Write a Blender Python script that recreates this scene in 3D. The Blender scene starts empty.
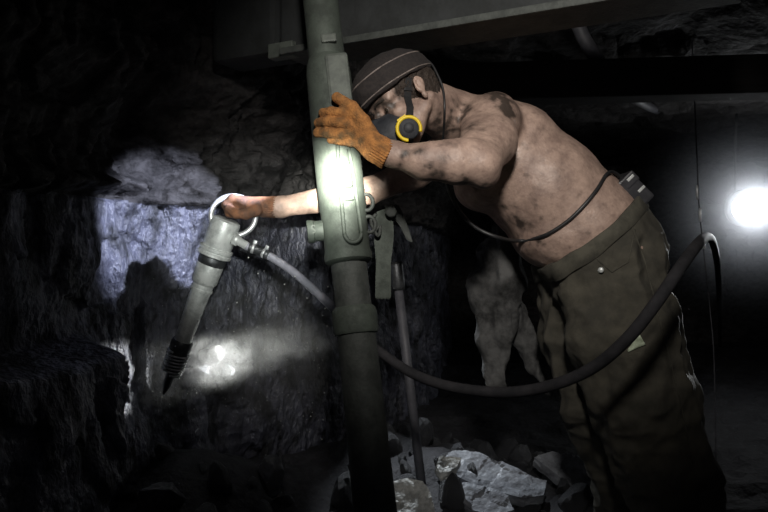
import bpy, bmesh, math, random
import numpy as np
from mathutils import Vector, Matrix, noise
from mathutils.bvhtree import BVHTree

random.seed(7)
rng = np.random.default_rng(7)
SC = bpy.context.scene
COL = SC.collection

# ------------------------------------------------------------------ camera
F = 700.0
CZ = 0.9
cam_d = bpy.data.cameras.new('camera')
cam_d.sensor_width = 36.0
cam_d.lens = F * 36.0 / 768.0
cam_d.clip_start = 0.05
cam = bpy.data.objects.new('camera', cam_d)
COL.objects.link(cam)
cam.location = (0, 0, CZ)
cam.rotation_euler = (math.pi / 2, 0, 0)
SC.camera = cam
SC.view_settings.view_transform = 'Standard'
SC.view_settings.look = 'None'
SC.view_settings.gamma = 1
SC.view_settings.exposure = 0.0
SC.view_settings.use_curve_mapping = False


def P(px, py, Y):
    """a spot of the place, measured on the photograph, at its own distance Y (metres)"""
    return np.array(((px - 384) / F * Y, Y, CZ - (py - 256) / F * Y))


# ------------------------------------------------------------------ object helpers
def link(name, me, m=None, parent=None, smooth=True):
    o = bpy.data.objects.new(name, me)
    COL.objects.link(o)
    if m is not None:
        me.materials.append(m)
    if smooth and len(me.polygons):
        me.polygons.foreach_set('use_smooth', [True] * len(me.polygons))
    if parent is not None:
        o.parent = parent
        o.matrix_parent_inverse = parent.matrix_world.inverted()
    return o


def from_bm(name, bm, m=None, parent=None, smooth=True):
    me = bpy.data.meshes.new(name)
    bm.normal_update()
    bm.to_mesh(me)
    bm.free()
    return link(name, me, m, parent, smooth)


def empty(name, loc):
    o = bpy.data.objects.new(name, None)
    o.empty_display_size = 0.05
    COL.objects.link(o)
    o.location = Vector(loc)
    bpy.context.view_layer.update()
    return o


def tag(o, label=None, cat=None, group=None, kind=None):
    if label: o['label'] = label
    if cat: o['category'] = cat
    if group: o['group'] = group
    if kind: o['kind'] = kind
    return o


def V(a):
    return Vector((float(a[0]), float(a[1]), float(a[2])))


def frame_of(d, hint=(0, 0, 1)):
    d = V(d).normalized()
    h = Vector(hint)
    if abs(d.dot(h)) > 0.95:
        h = Vector((0, 1, 0))
    x = h.cross(d).normalized()
    y = d.cross(x)
    return x, y, d


def loft(bm, rings, closed=True, cap=True):
    """rings: list of lists of points with equal counts"""
    vs = [[bm.verts.new(V(p)) for p in r] for r in rings]
    n = len(vs[0])
    for a, b in zip(vs[:-1], vs[1:]):
        for i in range(n if closed else n - 1):
            j = (i + 1) % n
            bm.faces.new((a[i], a[j], b[j], b[i]))
    if cap and closed:
        bm.faces.new(list(reversed(vs[0])))
        bm.faces.new(vs[-1])
    return vs


def lathe(bm, p0, p1, prof, n=48):
    """prof: list of (t along p0-p1 in 0..1, radius)"""
    p0, p1 = V(p0), V(p1)
    x, y, d = frame_of(p1 - p0)
    L = (p1 - p0).length
    rings = []
    for t, r in prof:
        c = p0 + d * (t * L)
        rings.append([c + x * (r * math.cos(2 * math.pi * i / n)) + y * (r * math.sin(2 * math.pi * i / n)) for i in range(n)])
    loft(bm, rings)


def catmull(pts, n=10):
    pts = [V(p) for p in pts]
    q = [pts[0] * 2 - pts[1]] + pts + [pts[-1] * 2 - pts[-2]]
    out = []
    for i in range(1, len(q) - 2):
        a, b, c, d = q[i - 1], q[i], q[i + 1], q[i + 2]
        for k in range(n):
            t = k / n
            out.append(0.5 * ((2 * b) + (c - a) * t + (2 * a - 5 * b + 4 * c - d) * t * t + (3 * b - a - 3 * c + d) * t ** 3))
    out.append(pts[-1])
    return out


def tube(bm, pts, r, n=14, closed=False, flat=1.0):
    """sweep a round section along pts; r a number or a list"""
    pts = [V(p) for p in pts]
    N = len(pts)
    rs = [r] * N if not hasattr(r, '__len__') else list(r)
    tang = []
    for i in range(N):
        if closed:
            t = pts[(i + 1) % N] - pts[i - 1]
        else:
            t = pts[min(i + 1, N - 1)] - pts[max(i - 1, 0)]
        tang.append(t.normalized())
    x, y, _ = frame_of(tang[0])
    rings = []
    for i in range(N):
        x = (x - tang[i] * x.dot(tang[i])).normalized()
        y = tang[i].cross(x)
        rings.append([pts[i] + x * (rs[i] * math.cos(2 * math.pi * k / n)) + y * (flat * rs[i] * math.sin(2 * math.pi * k / n)) for k in range(n)])
    if closed:
        vs = [[bm.verts.new(p) for p in rr] for rr in rings]
        for i in range(N):
            a, b = vs[i], vs[(i + 1) % N]
            for k in range(n):
                j = (k + 1) % n
                bm.faces.new((a[k], a[j], b[j], b[k]))
    else:
        loft(bm, rings)


def box(bm, c, ax, ay, az, bev=0.004):
    """box at c with half-extent vectors; bevelled"""
    c, ax, ay, az = V(c), V(ax), V(ay), V(az)
    vs = []
    for i in (-1, 1):
        for j in (-1, 1):
            for k in (-1, 1):
                vs.append(bm.verts.new(c + ax * i + ay * j + az * k))
    fs = []
    for f in ((0, 1, 3, 2), (4, 6, 7, 5), (0, 4, 5, 1), (2, 3, 7, 6), (0, 2, 6, 4), (1, 5, 7, 3)):
        fs.append(bm.faces.new([vs[i] for i in f]))
    bmesh.ops.recalc_face_normals(bm, faces=fs)
    if bev:
        es = list({e for f in fs for e in f.edges})
        bmesh.ops.bevel(bm, geom=es, offset=bev, segments=2, profile=0.6, affect='EDGES')


# ------------------------------------------------------------------ implicit surfaces
class Field:
    def __init__(s, lo, hi, h):
        s.lo = np.array(lo, float); s.h = h
        s.n = np.ceil((np.array(hi) - s.lo) / h).astype(int) + 1
        s.ax = [(s.lo[i] + h * np.arange(s.n[i])).astype(np.float32) for i in range(3)]
        s.f = np.full(s.n, 0.5, np.float32)

    def block(s, lo, hi):
        a = np.clip(np.floor((np.array(lo) - s.lo) / s.h).astype(int), 0, s.n)
        b = np.clip(np.ceil((np.array(hi) - s.lo) / s.h).astype(int) + 1, 0, s.n)
        sl = tuple(slice(i, j) for i, j in zip(a, b))
        X = s.ax[0][sl[0]][:, None, None]; Y = s.ax[1][sl[1]][None, :, None]; Z = s.ax[2][sl[2]][None, None, :]
        return sl, X, Y, Z

    def comb(s, sl, d, k, op):
        a = s.f[sl]
        if a.size == 0:
            return
        if op == 'add':
            h = np.maximum(k - np.abs(a - d), 0) / max(k, 1e-6)
            s.f[sl] = np.minimum(a, d) - h * h * k / 4
        else:
            d = -d
            h = np.maximum(k - np.abs(a - d), 0) / max(k, 1e-6)
            s.f[sl] = np.maximum(a, d) + h * h * k / 4

    def cone(s, a, b, ra, rb, k=0.02, op='add'):
        a = np.array(a, float); b = np.array(b, float)
        m = max(ra, rb) + k + 2 * s.h
        sl, X, Y, Z = s.block(np.minimum(a, b) - m, np.maximum(a, b) + m)
        d = b - a; L = max(float(d @ d), 1e-9)
        t = np.clip(((X - a[0]) * d[0] + (Y - a[1]) * d[1] + (Z - a[2]) * d[2]) / L, 0, 1)
        q = np.sqrt((X - a[0] - t * d[0]) ** 2 + (Y - a[1] - t * d[1]) ** 2 + (Z - a[2] - t * d[2]) ** 2)
        s.comb(sl, (q - (ra + (rb - ra) * t)).astype(np.float32), k, op)

    def chain(s, pts, rs, k=0.02):
        for i in range(len(pts) - 1):
            s.cone(pts[i], pts[i + 1], rs[i], rs[i + 1], k if i else k)

    def ell(s, c, r, R=None, k=0.02, op='add'):
        c = np.array(c, float)
        R = np.eye(3) if R is None else np.array(R, float)      # rows: local axes
        m = max(r) + k + 2 * s.h
        sl, X, Y, Z = s.block(c - m, c + m)
        x, y, z = X - c[0], Y - c[1], Z - c[2]
        u = [R[i][0] * x + R[i][1] * y + R[i][2] * z for i in range(3)]
        k0 = np.sqrt(sum((u[i] / r[i]) ** 2 for i in range(3)))
        k1 = np.sqrt(sum((u[i] / r[i] ** 2) ** 2 for i in range(3))) + 1e-6
        s.comb(sl, (k0 * (k0 - 1) / k1).astype(np.float32), k, op)

    def half(s, c, nrm, k=0.004):
        """cut away the side nrm points to"""
        n_ = np.array(nrm, float); n_ /= np.linalg.norm(n_)
        sl, X, Y, Z = s.block(s.lo - 1, s.lo + s.n * s.h + 1)
        d = (X - c[0]) * n_[0] + (Y - c[1]) * n_[1] + (Z - c[2]) * n_[2]
        s.comb(sl, (-d).astype(np.float32), k, 'sub')

    def mesh(s):
        f = s.f; ins = f < 0
        nx, ny, nz = f.shape
        cnt = np.zeros((nx - 1, ny - 1, nz - 1), np.uint8)
        for dx in (0, 1):
            for dy in (0, 1):
                for dz in (0, 1):
                    cnt += ins[dx:nx - 1 + dx, dy:ny - 1 + dy, dz:nz - 1 + dz]
        act = (cnt > 0) & (cnt < 8)
        ci = np.argwhere(act)
        idx = np.full(act.shape, -1, np.int64)
        idx[act] = np.arange(len(ci))
        acc = np.zeros((len(ci), 3)); num = np.zeros(len(ci))
        for ax in range(3):
            o1, o2 = [i for i in range(3) if i != ax]
            for p in (0, 1):
                for q in (0, 1):
                    A = ci.copy(); A[:, o1] += p; A[:, o2] += q
                    B = A.copy(); B[:, ax] += 1
                    fa = f[A[:, 0], A[:, 1], A[:, 2]]; fb = f[B[:, 0], B[:, 1], B[:, 2]]
                    c = (fa < 0) != (fb < 0)
                    t = np.where(c, fa / np.where(c, fa - fb, 1), 0)
                    pt = A.astype(float); pt[:, ax] += t
                    acc[c] += pt[c]; num[c] += 1
        vs = s.lo + s.h * acc / num[:, None]
        quads = []
        for ax in range(3):
            o1, o2 = (ax + 1) % 3, (ax + 2) % 3
            sa = [slice(None)] * 3; sb = [slice(None)] * 3
            sa[ax] = slice(0, f.shape[ax] - 1); sb[ax] = slice(1, f.shape[ax])
            ch = ins[tuple(sa)] != ins[tuple(sb)]
            e = np.argwhere(ch)
            e = e[(e[:, o1] > 0) & (e[:, o2] > 0) & (e[:, o1] < f.shape[o1] - 1) & (e[:, o2] < f.shape[o2] - 1)]
            inside = ins[e[:, 0], e[:, 1], e[:, 2]]
            def g(a, b):
                c = e.copy(); c[:, o1] -= a; c[:, o2] -= b
                return idx[c[:, 0], c[:, 1], c[:, 2]]
            q = np.stack([g(1, 1), g(0, 1), g(0, 0), g(1, 0)], 1)
            q[~inside] = q[~inside][:, ::-1]
            quads.append(q)
        return vs, np.concatenate(quads)


def np_mesh(name, vs, fs, m=None, parent=None, smooth_it=1):
    me = bpy.data.meshes.new(name)
    vs = np.asarray(vs, np.float32)
    fs = np.asarray(fs)
    me.vertices.add(len(vs)); me.vertices.foreach_set('co', vs.ravel())
    me.loops.add(fs.size); me.loops.foreach_set('vertex_index', fs.ravel().astype(np.int32))
    me.polygons.add(len(fs))
    me.polygons.foreach_set('loop_start', np.arange(0, fs.size, fs.shape[1], dtype=np.int32))
    me.update(calc_edges=True)
    me.validate()
    return link(name, me, m, parent)


def relax(vs, fs, it=2, lam=0.5):
    """laplacian smoothing"""
    for _ in range(it):
        acc = np.zeros_like(vs); n = np.zeros(len(vs))
        for i in range(4):
            a, b = fs[:, i], fs[:, (i + 1) % 4]
            np.add.at(acc, a, vs[b]); np.add.at(n, a, 1)
            np.add.at(acc, b, vs[a]); np.add.at(n, b, 1)
        vs = vs + lam * (acc / np.maximum(n, 1)[:, None] - vs)
    return vs


def normals(vs, fs):
    a = vs[fs[:, 2]] - vs[fs[:, 0]]; b = vs[fs[:, 3]] - vs[fs[:, 1]]
    n = np.cross(a, b)
    out = np.zeros_like(vs)
    for i in range(4):
        np.add.at(out, fs[:, i], n)
    return out / (np.linalg.norm(out, axis=1)[:, None] + 1e-12)


def fbm(v, s, o=4, h=0.9):
    return noise.fractal(Vector((v[0] * s[0], v[1] * s[1], v[2] * s[2])), h, 2.1, o)


# ------------------------------------------------------------------ materials
def mat(name, c1, c2=None, scale=8.0, rough=0.8, rough2=None, metal=0.0, bump=0.0, bscale=60.0, detail=6.0, stretch=(1, 1, 1),
        sub=0.0, spec=0.5, ramp=(0.4, 0.62), voro=0.0, coat=0.0):
    m = bpy.data.materials.new(name)
    m.use_nodes = True
    nt = m.node_tree; nd = nt.nodes; lk = nt.links
    b = nd['Principled BSDF']
    b.inputs['Metallic'].default_value = metal
    b.inputs['Roughness'].default_value = rough
    b.inputs['Specular IOR Level'].default_value = spec
    b.inputs['Coat Weight'].default_value = coat
    tc = nd.new('ShaderNodeTexCoord'); mp = nd.new('ShaderNodeMapping')
    mp.inputs['Scale'].default_value = stretch
    lk.new(tc.outputs['Object'], mp.inputs['Vector'])
    if sub:
        b.inputs['Subsurface Weight'].default_value = sub
        b.inputs['Subsurface Radius'].default_value = (0.012, 0.005, 0.003)
        b.inputs['Subsurface Scale'].default_value = 1.0
    if c2 is None:
        b.inputs['Base Color'].default_value = (*c1, 1)
    nz = nd.new('ShaderNodeTexNoise'); nz.inputs['Scale'].default_value = scale; nz.inputs['Detail'].default_value = detail
    nz.inputs['Roughness'].default_value = 0.65
    lk.new(mp.outputs['Vector'], nz.inputs['Vector'])
    rp = nd.new('ShaderNodeMapRange'); rp.inputs['From Min'].default_value = ramp[0]; rp.inputs['From Max'].default_value = ramp[1]
    lk.new(nz.outputs['Fac'], rp.inputs['Value'])
    mix = nd.new('ShaderNodeMix'); mix.data_type = 'RGBA'
    mix.inputs['A'].default_value = (*c1, 1); mix.inputs['B'].default_value = (*(c2 or c1), 1)
    lk.new(rp.outputs['Result'], mix.inputs['Factor'])
    lk.new(mix.outputs['Result'], b.inputs['Base Color'])
    if rough2 is not None:
        rr = nd.new('ShaderNodeMapRange'); rr.inputs['To Min'].default_value = rough; rr.inputs['To Max'].default_value = rough2
        rr.inputs['From Min'].default_value = ramp[0]; rr.inputs['From Max'].default_value = ramp[1]
        lk.new(nz.outputs['Fac'], rr.inputs['Value']); lk.new(rr.outputs['Result'], b.inputs['Roughness'])
    if bump:
        n2 = nd.new('ShaderNodeTexNoise'); n2.inputs['Scale'].default_value = bscale; n2.inputs['Detail'].default_value = 5
        lk.new(mp.outputs['Vector'], n2.inputs['Vector'])
        h = n2.outputs['Fac']
        if voro:
            vr = nd.new('ShaderNodeTexVoronoi'); vr.inputs['Scale'].default_value = bscale * 0.45
            lk.new(mp.outputs['Vector'], vr.inputs['Vector'])
            ad = nd.new('ShaderNodeMath'); ad.operation = 'MULTIPLY_ADD'; ad.inputs[1].default_value = voro
            lk.new(vr.outputs['Distance'], ad.inputs[0]); lk.new(h, ad.inputs[2]); h = ad.outputs[0]
        bp = nd.new('ShaderNodeBump'); bp.inputs['Strength'].default_value = 1.0; bp.inputs['Distance'].default_value = bump
        lk.new(h, bp.inputs['Height']); lk.new(bp.outputs['Normal'], b.inputs['Normal'])
    m['mix'] = mix.name
    return m


def add_attr_layer(m, attr, col, rough=None):
    """lay a second colour over the base where the vertex attribute says dirt sits"""
    nt = m.node_tree; nd = nt.nodes; lk = nt.links
    b = nd['Principled BSDF']
    src = b.inputs['Base Color'].links[0].from_socket
    at = nd.new('ShaderNodeAttribute'); at.attribute_name = attr
    mx = nd.new('ShaderNodeMix'); mx.data_type = 'RGBA'
    mx.inputs['B'].default_value = (*col, 1)
    lk.new(src, mx.inputs['A']); lk.new(at.outputs['Fac'], mx.inputs['Factor'])
    lk.new(mx.outputs['Result'], b.inputs['Base Color'])


M = {}
M['skin'] = mat('skin', (0.50, 0.355, 0.285), (0.27, 0.185, 0.15), 18, 0.42, 0.6, bump=0.0012, bscale=160, sub=0.0, ramp=(0.35, 0.65))
add_attr_layer(M['skin'], 'dirt', (0.035, 0.027, 0.022))
M['glove'] = mat('orange_knit_glove', (0.50, 0.215, 0.060), (0.27, 0.115, 0.035), 55, 0.95, bump=0.004, bscale=240, ramp=(0.35, 0.6))
add_attr_layer(M['glove'], 'dirt', (0.10, 0.065, 0.03))
M['glove_dirty'] = mat('worn_brown_glove', (0.24, 0.105, 0.05), (0.10, 0.055, 0.038), 30, 0.9, bump=0.002, bscale=260, ramp=(0.35, 0.6))
M['cap'] = mat('black_cap_cloth', (0.019, 0.0155, 0.0155), (0.030, 0.024, 0.022), 120, 0.95, bump=0.0012, bscale=300)
M['piping'] = mat('grey_piping', (0.24, 0.20, 0.18), (0.12, 0.10, 0.09), 60, 0.8)
M['hair'] = mat('dark_short_hair', (0.022, 0.015, 0.011), (0.05, 0.035, 0.026), 180, 0.75, bump=0.004, bscale=240, stretch=(1, 1, 1))
M['lash'] = mat('brow_hair', (0.02, 0.014, 0.01), None, 100, 0.8)
M['mask'] = mat('dark_grey_rubber', (0.016, 0.018, 0.023), (0.028, 0.031, 0.037), 60, 0.62, bump=0.0006, bscale=300)
M['yellow'] = mat('yellow_plastic', (0.80, 0.58, 0.02), (0.72, 0.50, 0.015), 20, 0.45)
M['strap'] = mat('black_webbing', (0.008, 0.008, 0.009), (0.014, 0.014, 0.015), 200, 0.7, bump=0.0005, bscale=500)
M['eye'] = mat('eyeball', (0.33, 0.30, 0.28), None, 10, 0.15)
M['iris'] = mat('dark_iris', (0.04, 0.03, 0.022), None, 10, 0.1)
M['trousers'] = mat('dusty_olive_cotton', (0.090, 0.082, 0.062), (0.045, 0.042, 0.033), 13, 0.95, bump=0.0012, bscale=320, ramp=(0.35, 0.65))
M['trousers_band'] = mat('olive_waistband', (0.090, 0.084, 0.064), (0.048, 0.045, 0.035), 20, 0.95, bump=0.0008, bscale=320)
M['cloth'] = mat('grey_dusty_cloth', (0.11, 0.11, 0.108), (0.022, 0.022, 0.022), 12, 0.95, bump=0.002, bscale=120)
M['boot'] = mat('dirty_boot_leather', (0.03, 0.027, 0.024), (0.05, 0.045, 0.04), 20, 0.7, bump=0.001)
M['propmetal'] = mat('grey_green_painted_steel', (0.080, 0.096, 0.080), (0.052, 0.062, 0.052), 22, 0.62, 0.8, metal=0.15, bump=0.0009, bscale=160)
M['propmetal_dark'] = mat('sooty_steel', (0.075, 0.082, 0.075), (0.045, 0.05, 0.046), 25, 0.7, metal=0.2, bump=0.0012, bscale=140)
M['plate'] = mat('pale_worn_plate', (0.115, 0.13, 0.112), (0.08, 0.09, 0.08), 30, 0.6, metal=0.1, bump=0.0006, bscale=140)
M['beam'] = mat('dark_grey_roof_steel', (0.032, 0.035, 0.036), (0.020, 0.022, 0.022), 9, 0.85, metal=0.1, bump=0.0015, bscale=90)
M['steel'] = mat('worn_bright_steel', (0.80, 0.82, 0.80), (0.45, 0.47, 0.46), 26, 0.34, 0.5, metal=0.4, bump=0.0006, bscale=140)
M['steel_dark'] = mat('oily_dark_steel', (0.10, 0.105, 0.11), (0.05, 0.053, 0.056), 26, 0.45, metal=0.6, bump=0.0008, bscale=120)
M['spring'] = mat('spring_steel', (0.5, 0.51, 0.52), (0.25, 0.255, 0.26), 60, 0.4, metal=0.7)
M['chrome'] = mat('bright_ring_steel', (0.72, 0.73, 0.74), (0.5, 0.51, 0.52), 30, 0.35, metal=0.5)
M['hose'] = mat('grey_rubber_hose', (0.095, 0.095, 0.108), (0.06, 0.06, 0.068), 18, 0.55, bump=0.0008, bscale=200)
M['black_hose'] = mat('black_air_hose', (0.050, 0.048, 0.052), (0.030, 0.030, 0.033), 18, 0.8, spec=0.15, bump=0.0012, bscale=120)
M['lit_hose'] = mat('lit_air_hose', (0.34, 0.34, 0.39), (0.22, 0.22, 0.26), 18, 0.5, bump=0.0006, bscale=200)  # same hose at the pick end, cap lamp light put into its colour
M['rubber'] = mat('black_rubber', (0.018, 0.018, 0.019), (0.03, 0.03, 0.031), 40, 0.45)
M['pack'] = mat('black_battery_case', (0.03, 0.03, 0.034), (0.045, 0.045, 0.05), 40, 0.4, bump=0.0005)
M['reflect'] = mat('pale_reflective_patch', (0.62, 0.70, 0.52), (0.35, 0.40, 0.28), 60, 0.5, bump=0.001, bscale=100)
M['coal'] = mat('coal_face', (0.105, 0.109, 0.145), (0.010, 0.011, 0.015), 10, 0.38, 0.7, spec=0.8, bump=0.012, bscale=75, voro=0.7, stretch=(1.2, 1.2, 0.7), ramp=(0.43, 0.60), detail=12)
M['rock'] = mat('dull_roof_rock', (0.048, 0.045, 0.045), (0.020, 0.019, 0.019), 15, 0.75, 0.95, spec=0.3, bump=0.012, bscale=34, voro=0.6, stretch=(1, 1, 1.6))
M['slab'] = mat('blue_grey_shale', (0.22, 0.235, 0.26), (0.12, 0.125, 0.14), 16, 0.5, 0.75, bump=0.005, bscale=40, voro=0.3)
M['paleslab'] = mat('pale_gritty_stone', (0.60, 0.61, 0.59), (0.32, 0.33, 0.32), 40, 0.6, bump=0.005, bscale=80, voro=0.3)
M['lump'] = mat('coal_lump', (0.028, 0.030, 0.036), (0.016, 0.017, 0.020), 20, 0.42, 0.6, spec=0.7, bump=0.004, bscale=50, voro=0.5)
M['ground'] = mat('coal_dust_floor', (0.025, 0.025, 0.029), (0.014, 0.014, 0.017), 25, 0.8, bump=0.01, bscale=50, voro=0.4)
M['timber'] = mat('sooty_timber', (0.022, 0.019, 0.019), (0.012, 0.011, 0.011), 8, 0.85, bump=0.002, bscale=60, stretch=(0.3, 3, 3))


def emis(name, col, s):
    m = bpy.data.materials.new(name); m.use_nodes = True
    b = m.node_tree.nodes['Principled BSDF']
    b.inputs['Base Color'].default_value = (*col, 1)
    b.inputs['Emission Color'].default_value = (*col, 1)
    b.inputs['Emission Strength'].default_value = s
    return m


M['bulb'] = emis('lamp_bulb_glow', (0.92, 0.96, 1.0), 14)


def volume_mat(name, density, col, centre=None, radius=None, nscale=None, thresh=(0.4, 0.7), aniso=0.2, axis=None, power=2.0):
    m = bpy.data.materials.new(name); m.use_nodes = True
    nt = m.node_tree; nd = nt.nodes; lk = nt.links
    nd.remove(nd['Principled BSDF'])
    out = nd['Material Output']
    vs = nd.new('ShaderNodeVolumeScatter')
    vs.inputs['Color'].default_value = (*col, 1); vs.inputs['Anisotropy'].default_value = aniso
    lk.new(vs.outputs[0], out.inputs['Volume'])
    tc = nd.new('ShaderNodeTexCoord')
    # the mesh is a unit ball scaled by its object: density falls to nothing at its skin
    ln = nd.new('ShaderNodeVectorMath'); ln.operation = 'LENGTH'
    lk.new(tc.outputs['Object'], ln.inputs[0])
    mr = nd.new('ShaderNodeMapRange'); mr.inputs['From Min'].default_value = 1.0; mr.inputs['From Max'].default_value = 0.0
    lk.new(ln.outputs['Value'], mr.inputs['Value'])
    pw = nd.new('ShaderNodeMath'); pw.operation = 'POWER'; pw.inputs[1].default_value = power
    lk.new(mr.outputs['Result'], pw.inputs[0])
    mu = nd.new('ShaderNodeMath'); mu.operation = 'MULTIPLY'; mu.inputs[1].default_value = density
    lk.new(pw.outputs[0], mu.inputs[0])
    d = mu.outputs[0]
    if nscale:
        nz = nd.new('ShaderNodeTexNoise'); nz.inputs['Scale'].default_value = nscale; nz.inputs['Detail'].default_value = 5
        nz.inputs['Roughness'].default_value = 0.65
        lk.new(tc.outputs['Object'], nz.inputs['Vector'])
        m2 = nd.new('ShaderNodeMapRange'); m2.inputs['From Min'].default_value = thresh[0]; m2.inputs['From Max'].default_value = thresh[1]
        lk.new(nz.outputs['Fac'], m2.inputs['Value'])
        m3 = nd.new('ShaderNodeMath'); m3.operation = 'MULTIPLY'
        lk.new(d, m3.inputs[0]); lk.new(m2.outputs['Result'], m3.inputs[1]); d = m3.outputs[0]
    lk.new(d, vs.inputs['Density'])
    return m


# ================================================================== THE SETTING
# coal face: a rib of coal that runs from beside the camera away to the right
PATH = [(-1.75, 0.3), (-1.35, 1.05), (-1.07, 1.62), (-0.93, 2.02), (-0.82, 2.33), (-0.64, 2.50), (-0.46, 2.74), (-0.30, 3.10), (-0.08, 3.60), (0.22, 4.2), (0.42, 5.5), (0.7, 7.6)]
ppts = catmull([(a, b, 0) for a, b in PATH], 40)
seg = [0.0]
for a, b in zip(ppts[:-1], ppts[1:]):
    seg.append(seg[-1] + (b - a).length)
TOTAL = seg[-1]


def path_at(s):
    i = min(max(int(np.searchsorted(seg, s)) - 1, 0), len(ppts) - 2)
    t = (s - seg[i]) / max(seg[i + 1] - seg[i], 1e-6)
    p = ppts[i].lerp(ppts[i + 1], t)
    d = (ppts[min(i + 3, len(ppts) - 1)] - ppts[max(i - 3, 0)]).normalized()
    return p, Vector((d.y, -d.x, 0))       # normal towards the working


def sstep(a, b, x):
    t = min(max((x - a) / (b - a), 0), 1)
    return t * t * (3 - 2 * t)


def facets(p, sc, amp):
    """blocky, cleaved relief"""
    d, pts = noise.voronoi(Vector((p[0] * sc, p[1] * sc, p[2] * sc * 0.6)))
    c = noise.cell(pts[0] * 7.3)
    return amp * (c + 0.35 * (d[1] - d[0]))


def wall_disp(p, z):
    e = 0.0
    j = 0.03 * fbm(p, (3, 3, 3), 4)
    zl = 1.075 + 0.5 * j
    up = sstep(zl - 0.006, zl + 0.012, z)
    low = 1 - up
    X = p[0]
    # roof rock above the seam: steps forward, with a hollow where the pale patch is
    hol = math.exp(-(((X + 0.80) / 0.14) ** 2 + ((z - 1.23) / 0.15) ** 2))
    e += up * (0.05 + 0.10 * sstep(1.34, 1.5, z + j) + 0.07 * sstep(-0.95, -1.1, X + j)
               + 0.045 * fbm(p, (5, 5, 9), 6) + facets(p, 6, 0.03) + facets(p, 19, 0.020) + 0.006 * fbm(p, (40, 40, 60), 4) - 0.08 * hol)
    # a dark shelf of rock right above the seam, left of the patch
    sh = math.exp(-(((X + 0.88) / 0.10) ** 2 + ((z - 1.125 - 0.15 * (X + 0.88)) / 0.028) ** 2))
    e += up * 0.09 * sh
    # coal: upright cleats
    e += low * (0.020 * fbm(p, (9, 9, 6), 6) + facets((p[0] * 1.3, p[1] * 1.3, p[2] * 0.8), 11, 0.020) + 0.006 * fbm(p, (40, 40, 16), 4)
                + 0.003 * abs(noise.noise(Vector((X * 22, p[1] * 22, z * 7)))))
    # the uncut block that stands proud at lower left
    ed = -0.958 + 0.05 * sstep(0.1, 0.6, z)
    blk = sstep(ed + 0.02, ed - 0.01, X + 0.3 * j) * sstep(0.66, 0.60, z + j * 0.8)
    e += 0.20 * blk
    # belly of the face near the floor
    e += low * 0.02 * sstep(0.45, 0.1, z) + 0.05 * fbm(p, (2, 2, 2), 3)
    return e


def build_wall(name, z0, z1, s0, s1, ds, dz, m, flip=1):
    ss = np.arange(s0, s1 + ds * .5, ds); zs = np.arange(z0, z1 + dz * .5, dz)
    vs = []
    for s in ss:
        c, n = path_at(s)
        for z in zs:
            p = (c.x, c.y, z)
            e = wall_disp(p, z)
            vs.append((c.x + n.x * e, c.y + n.y * e, z))
    vs = np.array(vs)
    A = np.arange(len(ss) * len(zs)).reshape(len(ss), len(zs))
    fs = np.stack([A[:-1, :-1].ravel(), A[1:, :-1].ravel(), A[1:, 1:].ravel(), A[:-1, 1:].ravel()], 1)
    return np_mesh(name, vs, fs, m)


wall = build_wall('wall_left', -0.05, 2.05, 0.0, TOTAL, 0.0085, 0.0075, M['coal'])
wall.data.materials.append(M['rock'])
mi = np.zeros(len(wall.data.polygons), np.int32)
cen = np.zeros(len(mi) * 3); wall.data.polygons.foreach_get('center', cen); cen = cen.reshape(-1, 3)
for i, c in enumerate(cen):
    if c[2] > 1.075 + 0.015 * fbm(c, (3, 3, 3), 4):
        mi[i] = 1
wall.data.polygons.foreach_set('material_index', mi)
tag(wall, kind='structure')


def relief(name, x0, x1, y0, y1, d, zf, m):
    xs = np.arange(x0, x1 + d * .5, d); ys = np.arange(y0, y1 + d * .5, d)
    vs = np.array([(x, y, zf(x, y)) for x in xs for y in ys])
    A = np.arange(len(xs) * len(ys)).reshape(len(xs), len(ys))
    fs = np.stack([A[:-1, :-1].ravel(), A[1:, :-1].ravel(), A[1:, 1:].ravel(), A[:-1, 1:].ravel()], 1)
    return np_mesh(name, vs, fs, m)


def floor_z(x, y):
    p = (x, y, 0)
    heap = 0.20 * math.exp(-(((x - 0.02) / 0.5) ** 2 + ((y - 2.75) / 0.35) ** 2))
    heap += 0.25 * math.exp(-(((x + 0.65) / 0.35) ** 2 + ((y - 2.35) / 0.3) ** 2))
    return -0.02 + heap + 0.03 * fbm(p, (3, 3, 3), 4) + facets(p, 7, 0.02)


fl = relief('floor', -2.2, 4.8, -0.4, 7.6, 0.03, floor_z, M['ground']); tag(fl, kind='structure')


def ceil_z(x, y):
    p = (x, y, 5)
    return 1.86 - 0.10 * sstep(-0.3, -1.2, x) + 0.05 * fbm(p, (2, 2, 2), 5) + facets(p, 4, 0.035)


ce = relief('ceiling', -2.2, 4.8, -0.4, 7.6, 0.035, ceil_z, M['rock']); tag(ce, kind='structure')


def backwall(x, z):
    return 0.0


bk_x = np.arange(-0.6, 5.0, 0.05); bk_z = np.arange(-0.1, 2.1, 0.04)
vs = np.array([(x, 7.4 + 0.12 * fbm((x, 9, z), (2, 2, 3), 5) + facets((x, 9, z), 3, 0.08), z) for x in bk_x for z in bk_z])
A = np.arange(len(bk_x) * len(bk_z)).reshape(len(bk_x), len(bk_z))
bw = np_mesh('wall_back', vs, np.stack([A[:-1, :-1].ravel(), A[1:, :-1].ravel(), A[1:, 1:].ravel(), A[:-1, 1:].ravel()], 1), M['rock'])
tag(bw, kind='structure')

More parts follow.
